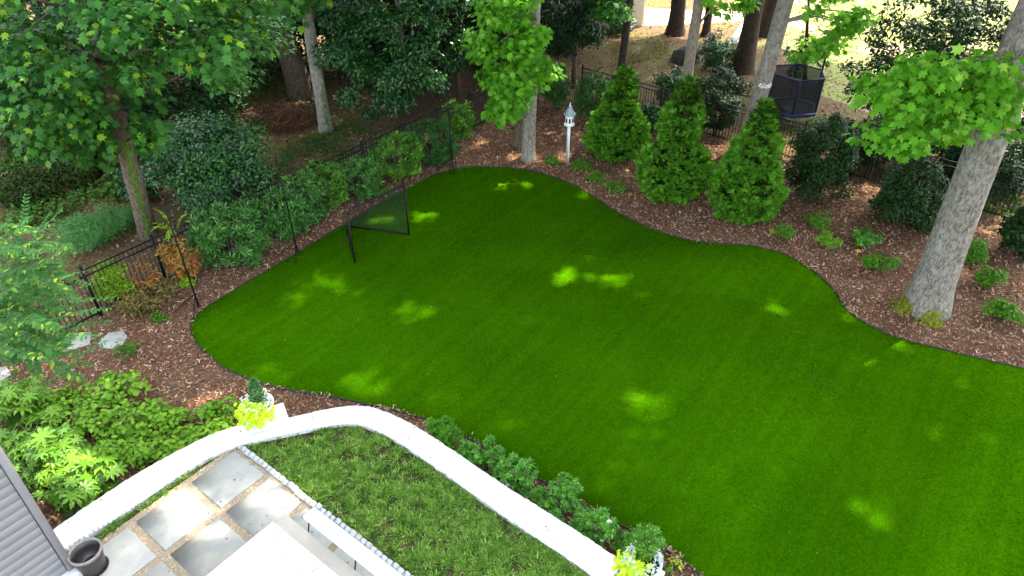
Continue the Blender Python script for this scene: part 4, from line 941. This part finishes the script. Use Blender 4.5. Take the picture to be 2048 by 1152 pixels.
# shrubs along the right fence
for i, a in enumerate([
    ("dark shrub at the fence directly behind the birdhouse", 1112, 228, 66, 118, M['laurel_d'], TN, .15, 2600),
    ("dark shrub between birdhouse and leftmost arborvitae", 1184, 256, 84, 135, M['laurel_d'], TN, .15, 3600),
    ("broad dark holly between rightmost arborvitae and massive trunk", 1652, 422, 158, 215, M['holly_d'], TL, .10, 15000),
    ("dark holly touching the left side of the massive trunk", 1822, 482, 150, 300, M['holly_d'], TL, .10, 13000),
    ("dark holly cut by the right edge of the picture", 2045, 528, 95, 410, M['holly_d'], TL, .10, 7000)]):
    shrub(*a, 130 + i, group="dark shrubs along the right fence", nclump=80, cr=.24, hol=.55, sq=2.6 if i > 1 else 2.0, cone=.75 if i > 1 else 0)
for i, a in enumerate([
    ("glossy shrub between the left and middle arborvitae, beyond the fence", 1345, 225, 90, 130, 2600), ("large glossy shrub under the leaning dark trunk", 1440, 150, 100, 62, 3200),
    ("low dark shrub beyond the fence right of the middle arborvitae", 1450, 215, 110, 140, 2800), ("low glossy shrub beyond the fence by the post, near the left arborvitae", 1305, 268, 64, 205, 1500), ("glossy shrub beside the neighbour's house corner", 1245, 75, 70, 25, 1500), ("dark shrub pressed against the fence right of the middle arborvitae", 1437, 284, 96, 178, 3600), ("dark shrub at the fence behind the trampoline side of the pale trunk", 1545, 262, 70, 200, 2200)]):
    shrub(a[0], a[1], a[2], a[3], a[4], M['holly_d' if i in (2, 5, 6) else 'holly'], TL, .13, a[5], 140 + i, group="glossy shrubs beyond the right fence", nclump=40, cr=.28)
# laurel hedge
HED = [("nearest and widest laurel of the hedge, beside the browned shrub", 448, 548, 132, 425, 'laurel', 5200), ("second laurel from the near end of the hedge", 543, 486, 120, 386, 'laurel', 4200),
       ("laurel behind the second net pole", 606, 452, 84, 348, 'laurel', 3400), ("olive tinted laurel left of the goal", 652, 424, 74, 334, 'laurel_y', 3000),
       ("laurel directly behind the goal", 712, 402, 90, 318, 'laurel', 3200), ("bright fresh green laurel behind the goal's right post", 790, 368, 100, 276, 'laurel_y', 4200),
       ("tall dull green laurel near the far end of the hedge", 862, 336, 92, 250, 'laurel_d', 4200), ("bright green laurel at the far end of the hedge", 915, 283, 58, 210, 'laurel_y', 2400)]
for i, (lb, px, py, wp, tp_, mt, n) in enumerate(HED):
    shrub(lb, px, py, wp, tp_, M[mt], T_whorl(5, .26, .9), .16 if i < 2 else .145, n // 4, 160 + i, name="laurel_shrub", group="laurel shrubs of the left hedge", nclump=80, cr=.2, hol=.74, up=.7, droop=0, sq=3.0, wide=1.2)
# browned shrub, yellow-green shrub, dry grass, wispy shrub, vine
def add_green(t, c, r, zt, rng, Pn, N, Dv):
    k = rng.random(len(Pn)) < .13; mb = MB(); mb.leaves(TN, Pn[k] + (0, 0, .02), N[k], Dv[k], .13); part("living_leaves", mb, M['yellowgreen'], t)
shrub("half dead shrub with orange brown leaves at the near end of the hedge", 362, 578, 82, 476, M['dead'], TN, .16, 1500, 171, extra=add_green, nclump=36)
shrub("sparse browned shrub tangled in the left fence", 300, 590, 60, 520, M['dead'], TN, .12, 420, 172, nclump=22, dy=.1, depth=.6)
shrub("yellow green feathery shrub in front of the left fence", 238, 610, 100, 520, M['yellowgreen'], TN, .12, 2000, 173, nclump=40, droop=-.5, dy=.12, depth=.6)
shrub("dry brown grass tuft in front of the yellow green shrub", 270, 640, 90, 585, M['drystem'], TN, .16, 900, 174, cat="grass tuft", name="grass_tuft", droop=-.8)
shrub("dry grass tuft right of the feathery shrub", 325, 605, 60, 560, M['drystem'], TN, .14, 500, 175, cat="grass tuft", name="grass_tuft", droop=-.8)
shrub("blue green wispy shrub beyond the left fence", 165, 515, 165, 425, M['wisp'], T_simple(.14, .02, -.05), .14, 7000, 176, nclump=60, hol=.2)
shrub("low wispy shrub left of the tree trunk beyond the fence", 235, 470, 90, 410, M['wisp'], T_simple(.14, .02, -.05), .12, 2400, 177, nclump=40, hol=.2)
for i, (lb, px, py, wp, tp_, mt) in enumerate([("small bright fern in the mulch left of the turf tip", 314, 652, 40, 628, 'azalea'), ("small fern beside the round stepping stone", 248, 722, 56, 690, 'azalea'),
      ("yellow green sprout under the browned shrub", 372, 580, 34, 552, 'vine'), ("small green plant at the foot of the goal side laurel", 770, 400, 40, 376, 'azalea')]):
    shrub(lb, px, py, wp, tp_, M[mt], TN, .1, 240, 180 + i, cat="plant", name="small_plant", nclump=18, droop=-.4)
# vine on the fence: arching pinnate shoots
def shoot(rng, mb, sb, p0, p1, sag, n, leaf, tm, wid=.006):
    t = np.linspace(0, 1, n); p0 = np.array(p0); p1 = np.array(p1); path = p0 + (p1 - p0) * t[:, None]; path[:, 2] += sag * 4 * t * (1 - t)
    path += np.sin(t * 5 + rng.random() * 6)[:, None] * rng.normal(size=3) * .02
    sb.tube(path[::max(1, n // 8)], np.linspace(wid, wid * .3, len(path[::max(1, n // 8)])), 4)
    d = unit(np.gradient(path, axis=0)); up = unit(np.array([0, 0, 1.]) + rng.normal(size=3) * .25); side = unit(np.cross(d, up)); nn = unit(np.cross(side, d))
    for s in (-1, 1):
        dd = unit(side * s * .85 + d * .55 - nn * .1 + rng.normal(size=d.shape) * .12); N = unit(nn + side * s * -.25 + rng.normal(size=d.shape) * .18); N = unit(N - dd * np.sum(N * dd, 1, keepdims=True))
        sz = leaf * (.55 + .45 * np.sin(pi * np.clip(t * .9 + .1, 0, 1))) * rng.uniform(.8, 1.15, n); mb.leaves(tm, path, N, dd, sz)
rng = np.random.default_rng(190); vp = G(345, 470, 1.3); yv = float(G(330, 470, 1.4)[1])
vt = thing("vine", "yellow green vine arching over the left fence", "vine", (vp[0], yv, 1.0)); mb = MB(); sb = MB()
for a, b_ in (((352, 470), (305, 445)), ((350, 460), (312, 418)), ((352, 465), (335, 480)), ((348, 462), (300, 462)), ((355, 458), (372, 430)), ((352, 470), (322, 492))):
    shoot(rng, mb, sb, Yd(*a, yv), Yd(*b_, yv - .2), .12, 14, .13, TN)
part("stems", sb, M['bark_brown'], vt); part("foliage", mb, M['vine'], vt)

# arborvitae
def arbor(label, px, py, wpx, top_px, prof, n, seed, loose=0.0):
    rng = np.random.default_rng(seed); g = G(px, py); r = wpx / 2 / pxm((g[0], g[1] + .8, .8)); c = g + np.array([0, r * .8, 0]); q = Yd(*top_px, c[1]); ht = float(q[2]); lean = (q[:2] - c[:2])
    t = thing("arborvitae", label, "conifer", c, "arborvitae in the right bed"); b = MB(); b.tube([c, c + (lean[0] * .5, lean[1] * .5, ht * .5), c + (lean[0], lean[1], ht * .95)], [.07, .05, .01], 8); part("trunk", b, M['bark_brown'], t, True)
    zz, rr_ = np.array(prof).T; rr_ = rr_ * np.interp(zz, [.35, .55, 1], [1, .95, .8])
    def surf(h, a): return np.interp(h, zz, rr_) * r * (1 + .10 * np.sin(3 * a + h * 9 + seed) + .07 * np.sin(7 * a + h * 23))
    def make(K, per, k0, k1, size, mat, nm, upw, cr_):
        h = rng.random(K * 3); keep = rng.random(K * 3) < np.interp(h, zz, rr_) + .06; h = h[keep][:K]; K = len(h); a0 = rng.random(K) * 2 * pi
        rad = surf(h, a0) * rng.uniform(k0, k1, K); cz = h * ht * .97 + .05
        idx = np.repeat(np.arange(K), per); m = len(idx); a = a0[idx]; o = np.stack([np.cos(a), np.sin(a), 0 * a], 1); tg = np.stack([-np.sin(a), np.cos(a), 0 * a], 1)
        u_ = rng.normal(size=m) * cr_; v_ = rng.normal(size=m) * cr_; w_ = rng.uniform(-.5, .5, m) * cr_
        ctr = np.stack([c[0] + lean[0] * h, c[1] + lean[1] * h, cz], 1) + np.stack([np.cos(a0), np.sin(a0), 0 * a0], 1) * rad[:, None]
        Pn = ctr[idx] + tg * u_[:, None] + np.array([0, 0, 1.]) * v_[:, None] * .6 + o * w_[:, None]; Pn[:, 2] = np.maximum(Pn[:, 2], .05)
        Dv = unit(o * .75 + tg * (u_ / cr_ * .5)[:, None] + np.array([0, 0, upw]) + rng.normal(size=(m, 3)) * .25); N = unit(np.array([0, 0, 1.]) + o * .5 + rng.normal(size=(m, 3)) * .45); N = unit(N - Dv * np.sum(N * Dv, 1, keepdims=True))
        mb = MB(); mb.leaves(TSP, Pn, N, Dv, rng.uniform(.7, 1.25, m) * size); part(nm, mb, mat, t)
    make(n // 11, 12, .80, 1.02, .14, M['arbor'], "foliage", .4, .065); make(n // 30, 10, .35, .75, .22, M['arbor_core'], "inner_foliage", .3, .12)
arbor("loosest and darkest arborvitae, leftmost of the three", 1232, 328, 122, (1255, 132), [(0, .75), (.1, .97), (.25, 1), (.42, .8), (.55, .52), (.68, .5), (.8, .42), (.92, .22), (1, .04)], 6200, 201)
arbor("middle arborvitae with a broad bulging base and pinched top", 1350, 412, 143, (1382, 150), [(0, .7), (.08, .95), (.22, 1), (.34, .92), (.42, .6), (.48, .42), (.56, .55), (.68, .56), (.8, .4), (.92, .2), (1, .03)], 7500, 202)
arbor("rightmost arborvitae, tapering to a slim tip", 1496, 456, 137, (1536, 198), [(0, .68), (.1, .93), (.25, 1), (.4, .84), (.5, .66), (.6, .68), (.72, .48), (.85, .28), (.95, .12), (1, .03)], 7500, 203)
# small bed shrubs, right
for i, (lb, px, py, wp, tp_, mt) in enumerate([
    ("small plant at the foot of the pale leaning trunk", 1102, 336, 44, 312, 'azalea'), ("small plant under the birdhouse with a yellow tag above it", 1165, 346, 50, 318, 'azalea'),
    ("low sparse plant between birdhouse and left arborvitae", 1196, 370, 54, 346, 'azalea'), ("low plant in front of the left arborvitae", 1234, 390, 48, 362, 'azalea'),
    ("low plant right of the rightmost arborvitae beside a yellow tag", 1568, 490, 52, 448, 'azalea'), ("low spreading plant in front of the broad dark holly", 1642, 464, 74, 428, 'azalea'),
    ("thin plant below the low spreading one", 1660, 505, 58, 462, 'hydra'), ("dark rounded plant above the bright azalea", 1736, 502, 66, 456, 'gardenia'), ("bright green azalea left of the massive trunk", 1765, 560, 88, 500, 'azalea'),
    ("azalea close to the right side of the massive trunk", 1952, 532, 66, 478, 'azalea'), ("azalea right of the massive trunk, second from it", 1986, 596, 78, 542, 'azalea'), ("azalea cut by the right edge below the others", 2022, 662, 96, 606, 'azalea')]):
    shrub(lb, px, py, wp, tp_, M[mt], T_simple(.5, .08, -.08), .095, 1000 if i > 5 else 420, 210 + i, name="small_shrub", group="small shrubs in the right bed", nclump=(14, 30, 20, 40, 16, 26)[i % 6], cr=(.34, .24, .3, .22, .36)[i % 5], hol=.2, up=.7, depth=(.7, 1.1, .85, 1.2)[i % 4], droop=(.3, -.4, 0)[i % 3])
# along the white wall
def gflowers(t, c, r, zt, rng, Pn, N, Dv):
    for i in rng.choice(len(Pn), 6):
        mb = MB(); mb.leaves(T_whorl(6, .6, .2), Pn[i:i + 1] + (0, 0, .04), np.array([[0, 0, 1.]]), np.array([[1., 0, 0]]), .055); part("flower", mb, M['petal'], t)
for i, (lb, px, py, wp, tp_, fl_) in enumerate([("dense bright shrub at the curve of the white wall", 890, 905, 92, 835, 0), ("shrub along the white wall next to the dense bright one", 970, 952, 90, 880, 0),
      ("shrub with white flowers along the straight white wall", 1040, 992, 92, 908, 1), ("middle shrub along the straight white wall", 1122, 1040, 100, 962, 0), ("leafy shrub along the white wall, second before the far urn", 1198, 1090, 104, 1018, 1), ("shrub right behind the bottom right urn", 1290, 1120, 84, 1062, 0)]):
    shrub(lb, px, py, wp, tp_, M['gardenia'] if i else M['azalea'], T_whorl(6, .42, .5), (.07, .085, .09, .085, .08, .09)[i], (620, 300, 380, 340, 420, 260)[i], 230 + i, name="gardenia_shrub", group="gardenia shrubs along the white wall", nclump=(44, 22, 30, 26, 34, 18)[i], cr=(.2, .27, .22, .25, .2, .28)[i], hol=.3, up=1.1, droop=0, extra=gflowers if fl_ else None, dy=.3)
for i, (lb, px, py, wp, tp_) in enumerate([("low light green plant between the dense bright shrub and its neighbour", 930, 930, 56, 886), ("low plant left of the white flowered shrub by the wall", 1006, 975, 54, 930), ("low plant right of the white flowered shrub by the wall", 1082, 1022, 56, 972), ("low plant beside the middle shrub along the wall", 1160, 1068, 58, 1018), ("low plant in the wall row before the last shrub", 1246, 1112, 56, 1064)]):
    shrub(lb, px, py, wp, tp_, M['gardenia'], T_whorl(6, .42, .5), .07, 170, 690 + i, name="gardenia_shrub", group="gardenia shrubs along the white wall", nclump=18, cr=.28, hol=.3, up=1.1, droop=0, dy=.3)
shrub("yellow flowering sprig in mulch beside the bottom right urn", 1352, 1150, 30, 1118, M['lime'], TS, .06, 90, 240, cat="plant", name="small_plant", nclump=10)
shrub("low green sprig in mulch beside the bottom right urn", 1336, 1165, 26, 1135, M['azalea'], TS, .06, 60, 241, cat="plant", name="small_plant", nclump=10)
# hydrangea patch and fatsia
def leafy(label, px, py, wp, tp_, n, size, tm, mt, seed, name, cat, group=None, **k): shrub(label, px, py, wp, tp_, M[mt], tm, size, n, seed, cat=cat, name=name, group=group, **k)
HY = [("hydrangea highest in the lower left bed", 225, 838, 120, 755), ("hydrangea above the straight left wall", 262, 905, 130, 810), ("hydrangea at the mulch side of the left bed", 320, 880, 90, 812), ("hydrangea nearest the urn pier", 425, 878, 110, 820),
      ("hydrangea touching the wall below the leafy patch", 300, 945, 120, 870), ("hydrangea in the middle of the left bed", 180, 900, 120, 815), ("low hydrangea leaves along the wall left of the urn pier", 370, 905, 80, 862), ("hydrangea close to the large leaved fatsia", 215, 965, 110, 885), ("shaded hydrangea in the upper left of the bed", 120, 850, 120, 785)]
for i, a in enumerate(HY): leafy(*a, 520, .12, T_oval(.7, .06, -.12), 'hydra', 250 + i, "hydrangea", "shrub", "hydrangeas in the lower left bed", nclump=30, cr=.3, hol=.3, up=1.1, droop=.2, flat=.5)
FA = [("fatsia with palmate leaves against the wall by the house", 140, 1045, 150, 930), ("sunlit fatsia in the lower left corner bed", 100, 985, 150, 875), ("fatsia nearest the house corner at the left edge", 45, 990, 120, 905), ("bluish shaded fatsia at the left edge", 30, 870, 120, 760), ("fatsia behind the sunlit one", 60, 925, 130, 840)]
for i, a in enumerate(FA): leafy(*a, 95, .42, TF, 'fatsia', 270 + i, "fatsia", "shrub", "fatsias in the lower left bed", nclump=24, cr=.3, hol=.45, up=1.3, droop=.35)
leafy("dark clipped bush at the bottom of the house wall", 75, 1200, 130, 1120, 2200, .06, TN, 'dark', 280, "boxwood_bush", "shrub", None, nclump=40, dy=.2)

# crape myrtle in the foreground left
rng = np.random.default_rng(300); ct = np.array([-10.3, 9.0, 0.])
cm = thing("crape_myrtle", "feathery crape myrtle reaching in from the left edge", "tree", ct); tb_ = MB(); mb = MB(); sb = MB()
SH = [((30, 560), (52, 392)), ((20, 545), (125, 420)), ((0, 520), (128, 462)), ((0, 560), (128, 505)), ((0, 590), (168, 542)), ((0, 615), (120, 600)), ((20, 650), (230, 588)), ((30, 705), (218, 640)), ((60, 700), (205, 682)), ((80, 660), (215, 615)),
      ((30, 640), (36, 752)), ((60, 640), (22, 750)), ((95, 770), (205, 690)), ((85, 765), (180, 735)), ((60, 700), (90, 768)), ((20, 480), (60, 440)), ((10, 450), (75, 470)), ((-20, 600), (90, 560)), ((-20, 640), (110, 655)), ((-20, 700), (100, 720))]
while len(SH) < 110:
    a = (rng.uniform(-60, 70), rng.uniform(470, 720)); e = (a[0] + rng.uniform(40, 130), a[1] + rng.uniform(-70, 60))
    if e[0] < 175: SH.append((a, e))
for i, (a, e) in enumerate(SH):
    d0 = rng.uniform(7.0, 8.3) + (.9 if i > 74 else 0); d1 = d0 - rng.uniform(-.2, .5)
    shoot(rng, mb, sb, D(*a, d0), D(*e, d1), .05 if i < 20 else rng.uniform(-.1, .1), 20, .088, T_oval(.42, .08, -.12), .005)
hub = [D(-30, y_, 7.9) for y_ in (560, 620, 680)]
for k in range(4):
    a = k * 1.6; p = ct + (cos(a) * .15, sin(a) * .15, 0); q = hub[k % 3]; m_ = (p * .5 + q * .5) + np.array([-.8, 0, .4]); tb_.tube([p, m_, q, q + (.2, -.1, .25)], [.06, .045, .025, .01], 7)
part("trunk", tb_, M['bark_mid'], cm, True); part("twigs", sb, M['bark_brown'], cm); part("foliage", mb, M['crape'], cm)

# ================================================================== YARD OBJECTS
def net_sheet(pts, parent, mat, nm, sag=0.0, div=10):
    # pts: 3 or 4 corners; UV in metres
    p = [np.array(q, float) for q in pts]
    if len(p) == 3: p = [p[0], p[1], p[2], p[2]]
    V = []; U = []; ux = unit((p[1] - p[0])[None])[0]; nn = np.cross(ux, p[2] - p[0]); nn /= np.linalg.norm(nn); uy = np.cross(nn, ux)
    for i in range(div + 1):
        for j in range(div + 1):
            s, t = i / div, j / div; q = (p[0] * (1 - s) + p[1] * s) * (1 - t) + (p[3] * (1 - s) + p[2] * s) * t
            U.append(((q - p[0]) @ ux, (q - p[0]) @ uy)); V.append(q - np.array([0, 0, sag * 4 * t * (1 - t)]) * s * (1 - s) * 4)
    f = [(i * (div + 1) + j, (i + 1) * (div + 1) + j, (i + 1) * (div + 1) + j + 1, i * (div + 1) + j + 1) for i in range(div) for j in range(div)]
    b = MB(); b.add(V, f); o = part(nm, b, mat, parent); uv_by_path(o, np.array(U)); return o
gr, gl, ga = G(818, 471), G(710, 527), G(693, 455); zg = .06
rt, lt = np.array([*gr[:2], 1.72]), np.array([*gl[:2], 1.70])
gt = thing("lacrosse_goal", "black framed sports goal with netting on the turf edge", "goal", (gr + gl) / 2)
def lift(p, z=zg): return np.array([p[0], p[1], z])
def pipe(nm, pts, r, mat='black'): b = MB(); b.tube(pts, r, 10); part(nm, b, M[mat], gt, True)
xd = unit((lt - rt)[None])[0]
pipe("goal_post", [lift(gr, .03), rt - (0, 0, .12)], .026); pipe("goal_post", [lift(gl, .03), lt - (0, 0, .12)], .026)
pipe("crossbar", [rt - (0, 0, .12), rt + xd * .03 - (0, 0, .05), rt + xd * .1, lt - xd * .1, lt - xd * .03 - (0, 0, .05), lt - (0, 0, .12)], .026)
pipe("ground_bar", [lift(gr), lift(ga)], .028); pipe("ground_bar", [lift(gl), lift(ga)], .028)
ap = lift(ga, .08)
net_sheet([lift(gr, .08), rt, ap], gt, M['net_goal'], "side_net"); net_sheet([lift(gl, .08), lt, ap], gt, M['net_goal'], "side_net")
net_sheet([rt, lt, ap], gt, M['net_goal'], "back_net", sag=.25)
# backstop net on poles
PL = [((398, 614), 3.12), ((596, 507), 3.12), ((759, 385), 2.75), ((905, 337), 3.13)]
pp = [G(*p) for p, z in PL]; bt = thing("backstop_net", "tall black ball stop net on four poles along the left bed", "net", pp[1])
for k, (p, z) in enumerate(zip(pp, [z for _, z in PL])):
    b = MB(); b.tube([p, p + (-.02, 0, z * .5), p + (-.05, 0, z)], [.024, .021, .015], 8); o = part("pole", b, M['black'], bt, True)
    fv = np.array([UL[1], -UL[0]]); h0 = p + (0, 0, .42)
    for q in (p[:2] + fv * .4 - UL * .4, p[:2] - fv * .5 + UL * .3, p[:2] - fv * .3 - UL * .5): b = MB(); b.tube([h0, (*q, .02)], .014, 6); me = b.mesh("foot", M['black'], wloc(o), True); fo = bpy.data.objects.new("foot", me); COL.objects.link(fo); fo.parent = o
for a, b_, z0, z1 in zip(pp[:-1], pp[1:], [z for _, z in PL], [z for _, z in PL][1:]):
    net_sheet([a + (0, 0, .15), b_ + (0, 0, .15), b_ + (-.05, 0, z1), a + (-.05, 0, z0)], bt, M['net_back'], "net_panel", div=12)
    b = MB(); b.tube([a + (-.05, 0, z0), (a + b_) / 2 + (0, 0, (z0 + z1) / 2 - .25), b_ + (-.05, 0, z1)], .006, 5); part("top_cord", b, M['net_black'], bt)
# birdhouse
bb = G(1134, 326); bz = thing("birdhouse", "white gazebo birdhouse with a blue grey roof on a white post", "birdhouse", bb)
b = MB(); b.box((bb[0], bb[1], .70), (.105, .105, 1.46), .1, .006); part("post", b, M['post_white'], bz)
z0 = 1.43; cx = bb + np.array([.01, 0, 0])
b = MB(); b.lathe(cx, [(0, z0), (.17, z0), (.20, z0 + .03), (.20, z0 + .06), (.165, z0 + .075), (0, z0 + .075)], 8, pi / 8); part("base", b, M['post_white'], bz)
b = MB(); rr_ = .165
b.lathe(cx, [(rr_ - .012, z0 + .075), (rr_ - .012, z0 + .40)], 8, pi / 8); part("wall", b, M['post_white'], bz)
for k in range(8):
    a = k * pi / 4; mx_ = (rr_ - .012) * cos(pi / 8); d = np.array([cos(a), sin(a), 0]); xx = np.array([-sin(a), cos(a), 0]); b = MB(); pts = [(-.032, .12), (.032, .12), (.032, .25)] + [(.032 * cos(t), .25 + .04 * sin(t)) for t in np.linspace(.4, pi - .4, 5)] + [(-.032, .25)]
    b.add([cx + d * (mx_ + .004) + xx * u + np.array([0, 0, z0 + v]) for u, v in pts], [tuple(range(len(pts)))]); part("opening_panel", b, M['hole'], bz)  # dark panel on the closed wall stands for the shade inside a hole
b = MB(); b.lathe(cx, [(.0, z0 + .385), (.225, z0 + .39), (.232, z0 + .405), (.17, z0 + .455), (.125, z0 + .53), (.10, z0 + .60), (.07, z0 + .65), (.03, z0 + .675), (.0, z0 + .68)], 8, pi / 8); ro = part("roof", b, M['slate'], bz)
b = MB(); b.lathe(cx, [(.018, z0 + .67), (.03, z0 + .70), (.03, z0 + .72), (.014, z0 + .74), (.02, z0 + .765), (.004, z0 + .83)], 12)
me = b.mesh("finial", M['post_white'], wloc(ro), True); fo = bpy.data.objects.new("finial", me); COL.objects.link(fo); fo.parent = ro
# yellow plant tags
for i, (px, py, lb) in enumerate([(1166, 312, "under the birdhouse"), (1254, 344, "at the left arborvitae's foot"), (1258, 392, "nearest the turf before the left arborvitae"), (1398, 421, "between the middle and right arborvitae"), (1541, 465, "right of the rightmost arborvitae"), (1713, 506, "beside the bright azalea"), (974, 287, "in the mulch left of the maple pair")]):
    p = G(px, py + 6); t = thing("plant_tag", "small yellow plant tag " + lb, "plant tag", p, "yellow plant tags"); b = MB(); b.tube([p, p + (0, .01, .16)], .004, 5); part("stake", b, M['post_white'], t)
    b = MB(); b.box(p + (0, .01, .17), (.14, .14, .012), .785 + .2 * i, .003); part("card", b, M['gold'], t)
# stepping stones
for i, (poly, lb) in enumerate([([(128, 670), (183, 666), (181, 690), (125, 707)], "squarish pale stepping stone in the left mulch"), ([(205, 680), (218, 668), (248, 664), (255, 675), (246, 692), (225, 699), (203, 697), (197, 690)], "rounded pale stepping stone right of the squarish one"), ([(52, 722), (85, 712), (96, 716), (60, 735)], "small stepping stone half under the crape myrtle"), ([(-20, 742), (14, 735), (24, 752), (-10, 772)], "stepping stone at the left edge of the picture")]):
    q = np.array([G(*p)[:2] for p in poly]); b = MB(); b.poly(q, 0, .045); solo("stepping_stone", b, M['flag'], lb, "stepping stone", (*q.mean(0), 0), "stepping stones in the left mulch", bevel=.01)
# brush pile
rng = np.random.default_rng(400); bc = G(548, 262) + np.array([0, .6, 0]); br = thing("brush_pile", "pile of brown brush and twigs beyond the left fence", "brush pile", bc); b = MB(); k = 3800
d = unit(rng.normal(size=(k, 3))) * rng.random((k, 1)) ** .4; Pn = bc + d * np.array([1.5, 1.0, .75]); Pn[:, 2] = np.abs(Pn[:, 2]) * .95 + .03; N = unit(rng.normal(size=(k, 3))); o = np.stack([-d[:, 1], d[:, 0], .2 * d[:, 2]], 1)
b.leaves(T_simple(.05, .01, 0), Pn, N, orient(rng, N, unit(o + 1e-6), .1, .5, 1.), rng.uniform(.2, .6, k)); part("twigs", b, M['twig'], br)
b = MB()
for k in range(22):
    a = rng.random() * 6.28; p = bc + np.array([rng.normal() * .7, rng.normal() * .4, .2 + rng.random() * .5]); q = p + np.array([cos(a) * .9, sin(a) * .9, rng.normal() * .25]); b.tube([p, (p + q) / 2 + (0, 0, .15), q], [.012, .01, .004], 5)
part("sticks", b, M['bark_mid'], br)
# boulder
rng = np.random.default_rng(410); kb = G(1372, 122); b = MB(); prof = [(.0, 1.0), (.45, .9), (.8, .6), (1, .25), (.95, -.1)]; b.lathe(kb, [(r * .75, max(-.05, z * .62)) for r, z in prof], 11)
b.v[0] = b.v[0] + rng.normal(size=b.v[0].shape) * np.array([.08, .08, .05]); solo("boulder", b, M['rock'], "dark boulder on the slope beyond the right fence", "boulder", kb)
# white plank
p0, p1 = G(1464, 96), G(1492, 58); wpn = thing("garden_slide", "white slide propped on the slope behind the leaning dark trunk", "slide", p0); b = MB(); d = (p1 - p0)[:2]; L = np.linalg.norm(d); a = math.atan2(d[1], d[0]); mid = (p0 + p1) / 2
b.box(mid + (0, 0, .25), (L, .34, .04), a); part("chute", b, M['white'], wpn)
for s in (-1, 1): b = MB(); b.box(mid + np.array([-sin(a), cos(a), 0]) * s * .19 + (0, 0, .3), (L, .035, .14), a); part("side_rail", b, M['white'], wpn)
b = MB(); b.box(mid + (0, 0, .115), (.1, .3, .23), a); part("support", b, M['white'], wpn)
# neighbour's house
nc = G(1284, 54)[:2]; nh = thing("neighbour_house", "pale sided neighbour's house corner at the top of the picture", "house", (*nc, 0)); b = MB()
b.box((nc[0] - 4.5, nc[1] + 3, 2.7), (9, 6, 5.4)); part("wall", b, M['siding'], nh)
b = MB()
for k in range(26): b.box((nc[0] - 4.5, nc[1] - .008, .12 + k * .2), (8.98, .02, .012)); b.box((nc[0] + .008, nc[1] + 3, .12 + k * .2), (.02, 5.98, .012))
part("siding_course", b, M['siding'], nh)
b = MB(); b.add([(nc[0] - 9.4, nc[1] - .5, 5.4), (nc[0] + .4, nc[1] - .5, 5.4), (nc[0] + .4, nc[1] + 6.5, 5.4), (nc[0] - 9.4, nc[1] + 6.5, 5.4), (nc[0] - 9.4, nc[1] + 3, 7.6), (nc[0] + .4, nc[1] + 3, 7.6)], [(0, 1, 5, 4), (2, 3, 4, 5), (1, 2, 5), (3, 0, 4), (3, 2, 1, 0)]); part("roof", b, M['roofing'], nh)
# trampoline
tc = G(1592, 262) + np.array([0, 1.05, 0]); tr = thing("trampoline", "small blue trampoline with dark safety net beyond the right fence", "trampoline", tc); NS = 6; R_ = 1.02; rot = .25
ang = np.array([2 * pi * k / NS + rot for k in range(NS)]); hx = np.stack([np.cos(ang), np.sin(ang)], 1)
def ringpts(r, z): return [tc + np.array([c_[0] * r, c_[1] * r, z]) for c_ in hx]
b = MB(); o_, i_ = ringpts(R_ * 1.04, .62), ringpts(R_ * .8, .64); o2, i2 = ringpts(R_ * 1.04, .50), ringpts(R_ * .8, .60)
V = o_ + i_ + i2 + o2; f = []
for k in range(NS):
    k2 = (k + 1) % NS
    for a_ in range(4): b2 = (a_ + 1) % 4; f.append((a_ * NS + k, a_ * NS + k2, b2 * NS + k2, b2 * NS + k))
b.add(V, f); part("pad", b, M['blue'], tr)
b = MB(); b.add(ringpts(R_ * .8, .615), [tuple(range(NS))]); part("jump_mat", b, M['mat_grey'], tr)
for k in range(NS):
    p = tc + np.array([*hx[k] * R_, 0]); b = MB(); b.tube([p + (0, 0, .56), p + (0, 0, 1.3), p + (0, 0, 1.95)], .03, 8); part("pole", b, M['blue_dark'], tr, True)
    q = tc + np.array([*hx[(k + 1) % NS] * R_, 0])
    if k % 2 == 0: b = MB(); b.tube([p * .97 + q * .03 + (0, 0, .5), p * .97 + q * .03 + (0, 0, .04), q * .97 + p * .03 + (0, 0, .04), q * .97 + p * .03 + (0, 0, .5)], .035, 8); part("leg", b, M['green_metal'], tr, True)
    net_sheet([p + (0, 0, .62), q + (0, 0, .62), q + (0, 0, 1.95), p + (0, 0, 1.95)], tr, M['net_tramp'], "net_panel", div=2)
    b = MB(); b.tube([p + (0, 0, 1.95), q + (0, 0, 1.95)], .028, 8); part("top_rail", b, M['blue_dark'], tr, True)
ha, hb = tc + np.array([*hx[0] * R_, 1.95]), tc + np.array([*hx[1] * R_, 1.95])
b = MB(); b.tube([ha, ha + (0, 0, .55), ha * .85 + hb * .15 + (0, 0, .75), hb * .85 + ha * .15 + (0, 0, .75), hb + (0, 0, .55), hb], .035, 8); b.tube([ha + (0, 0, .45), hb + (0, 0, .45)], .025, 8); part("hoop", b, M['black'], tr, True)
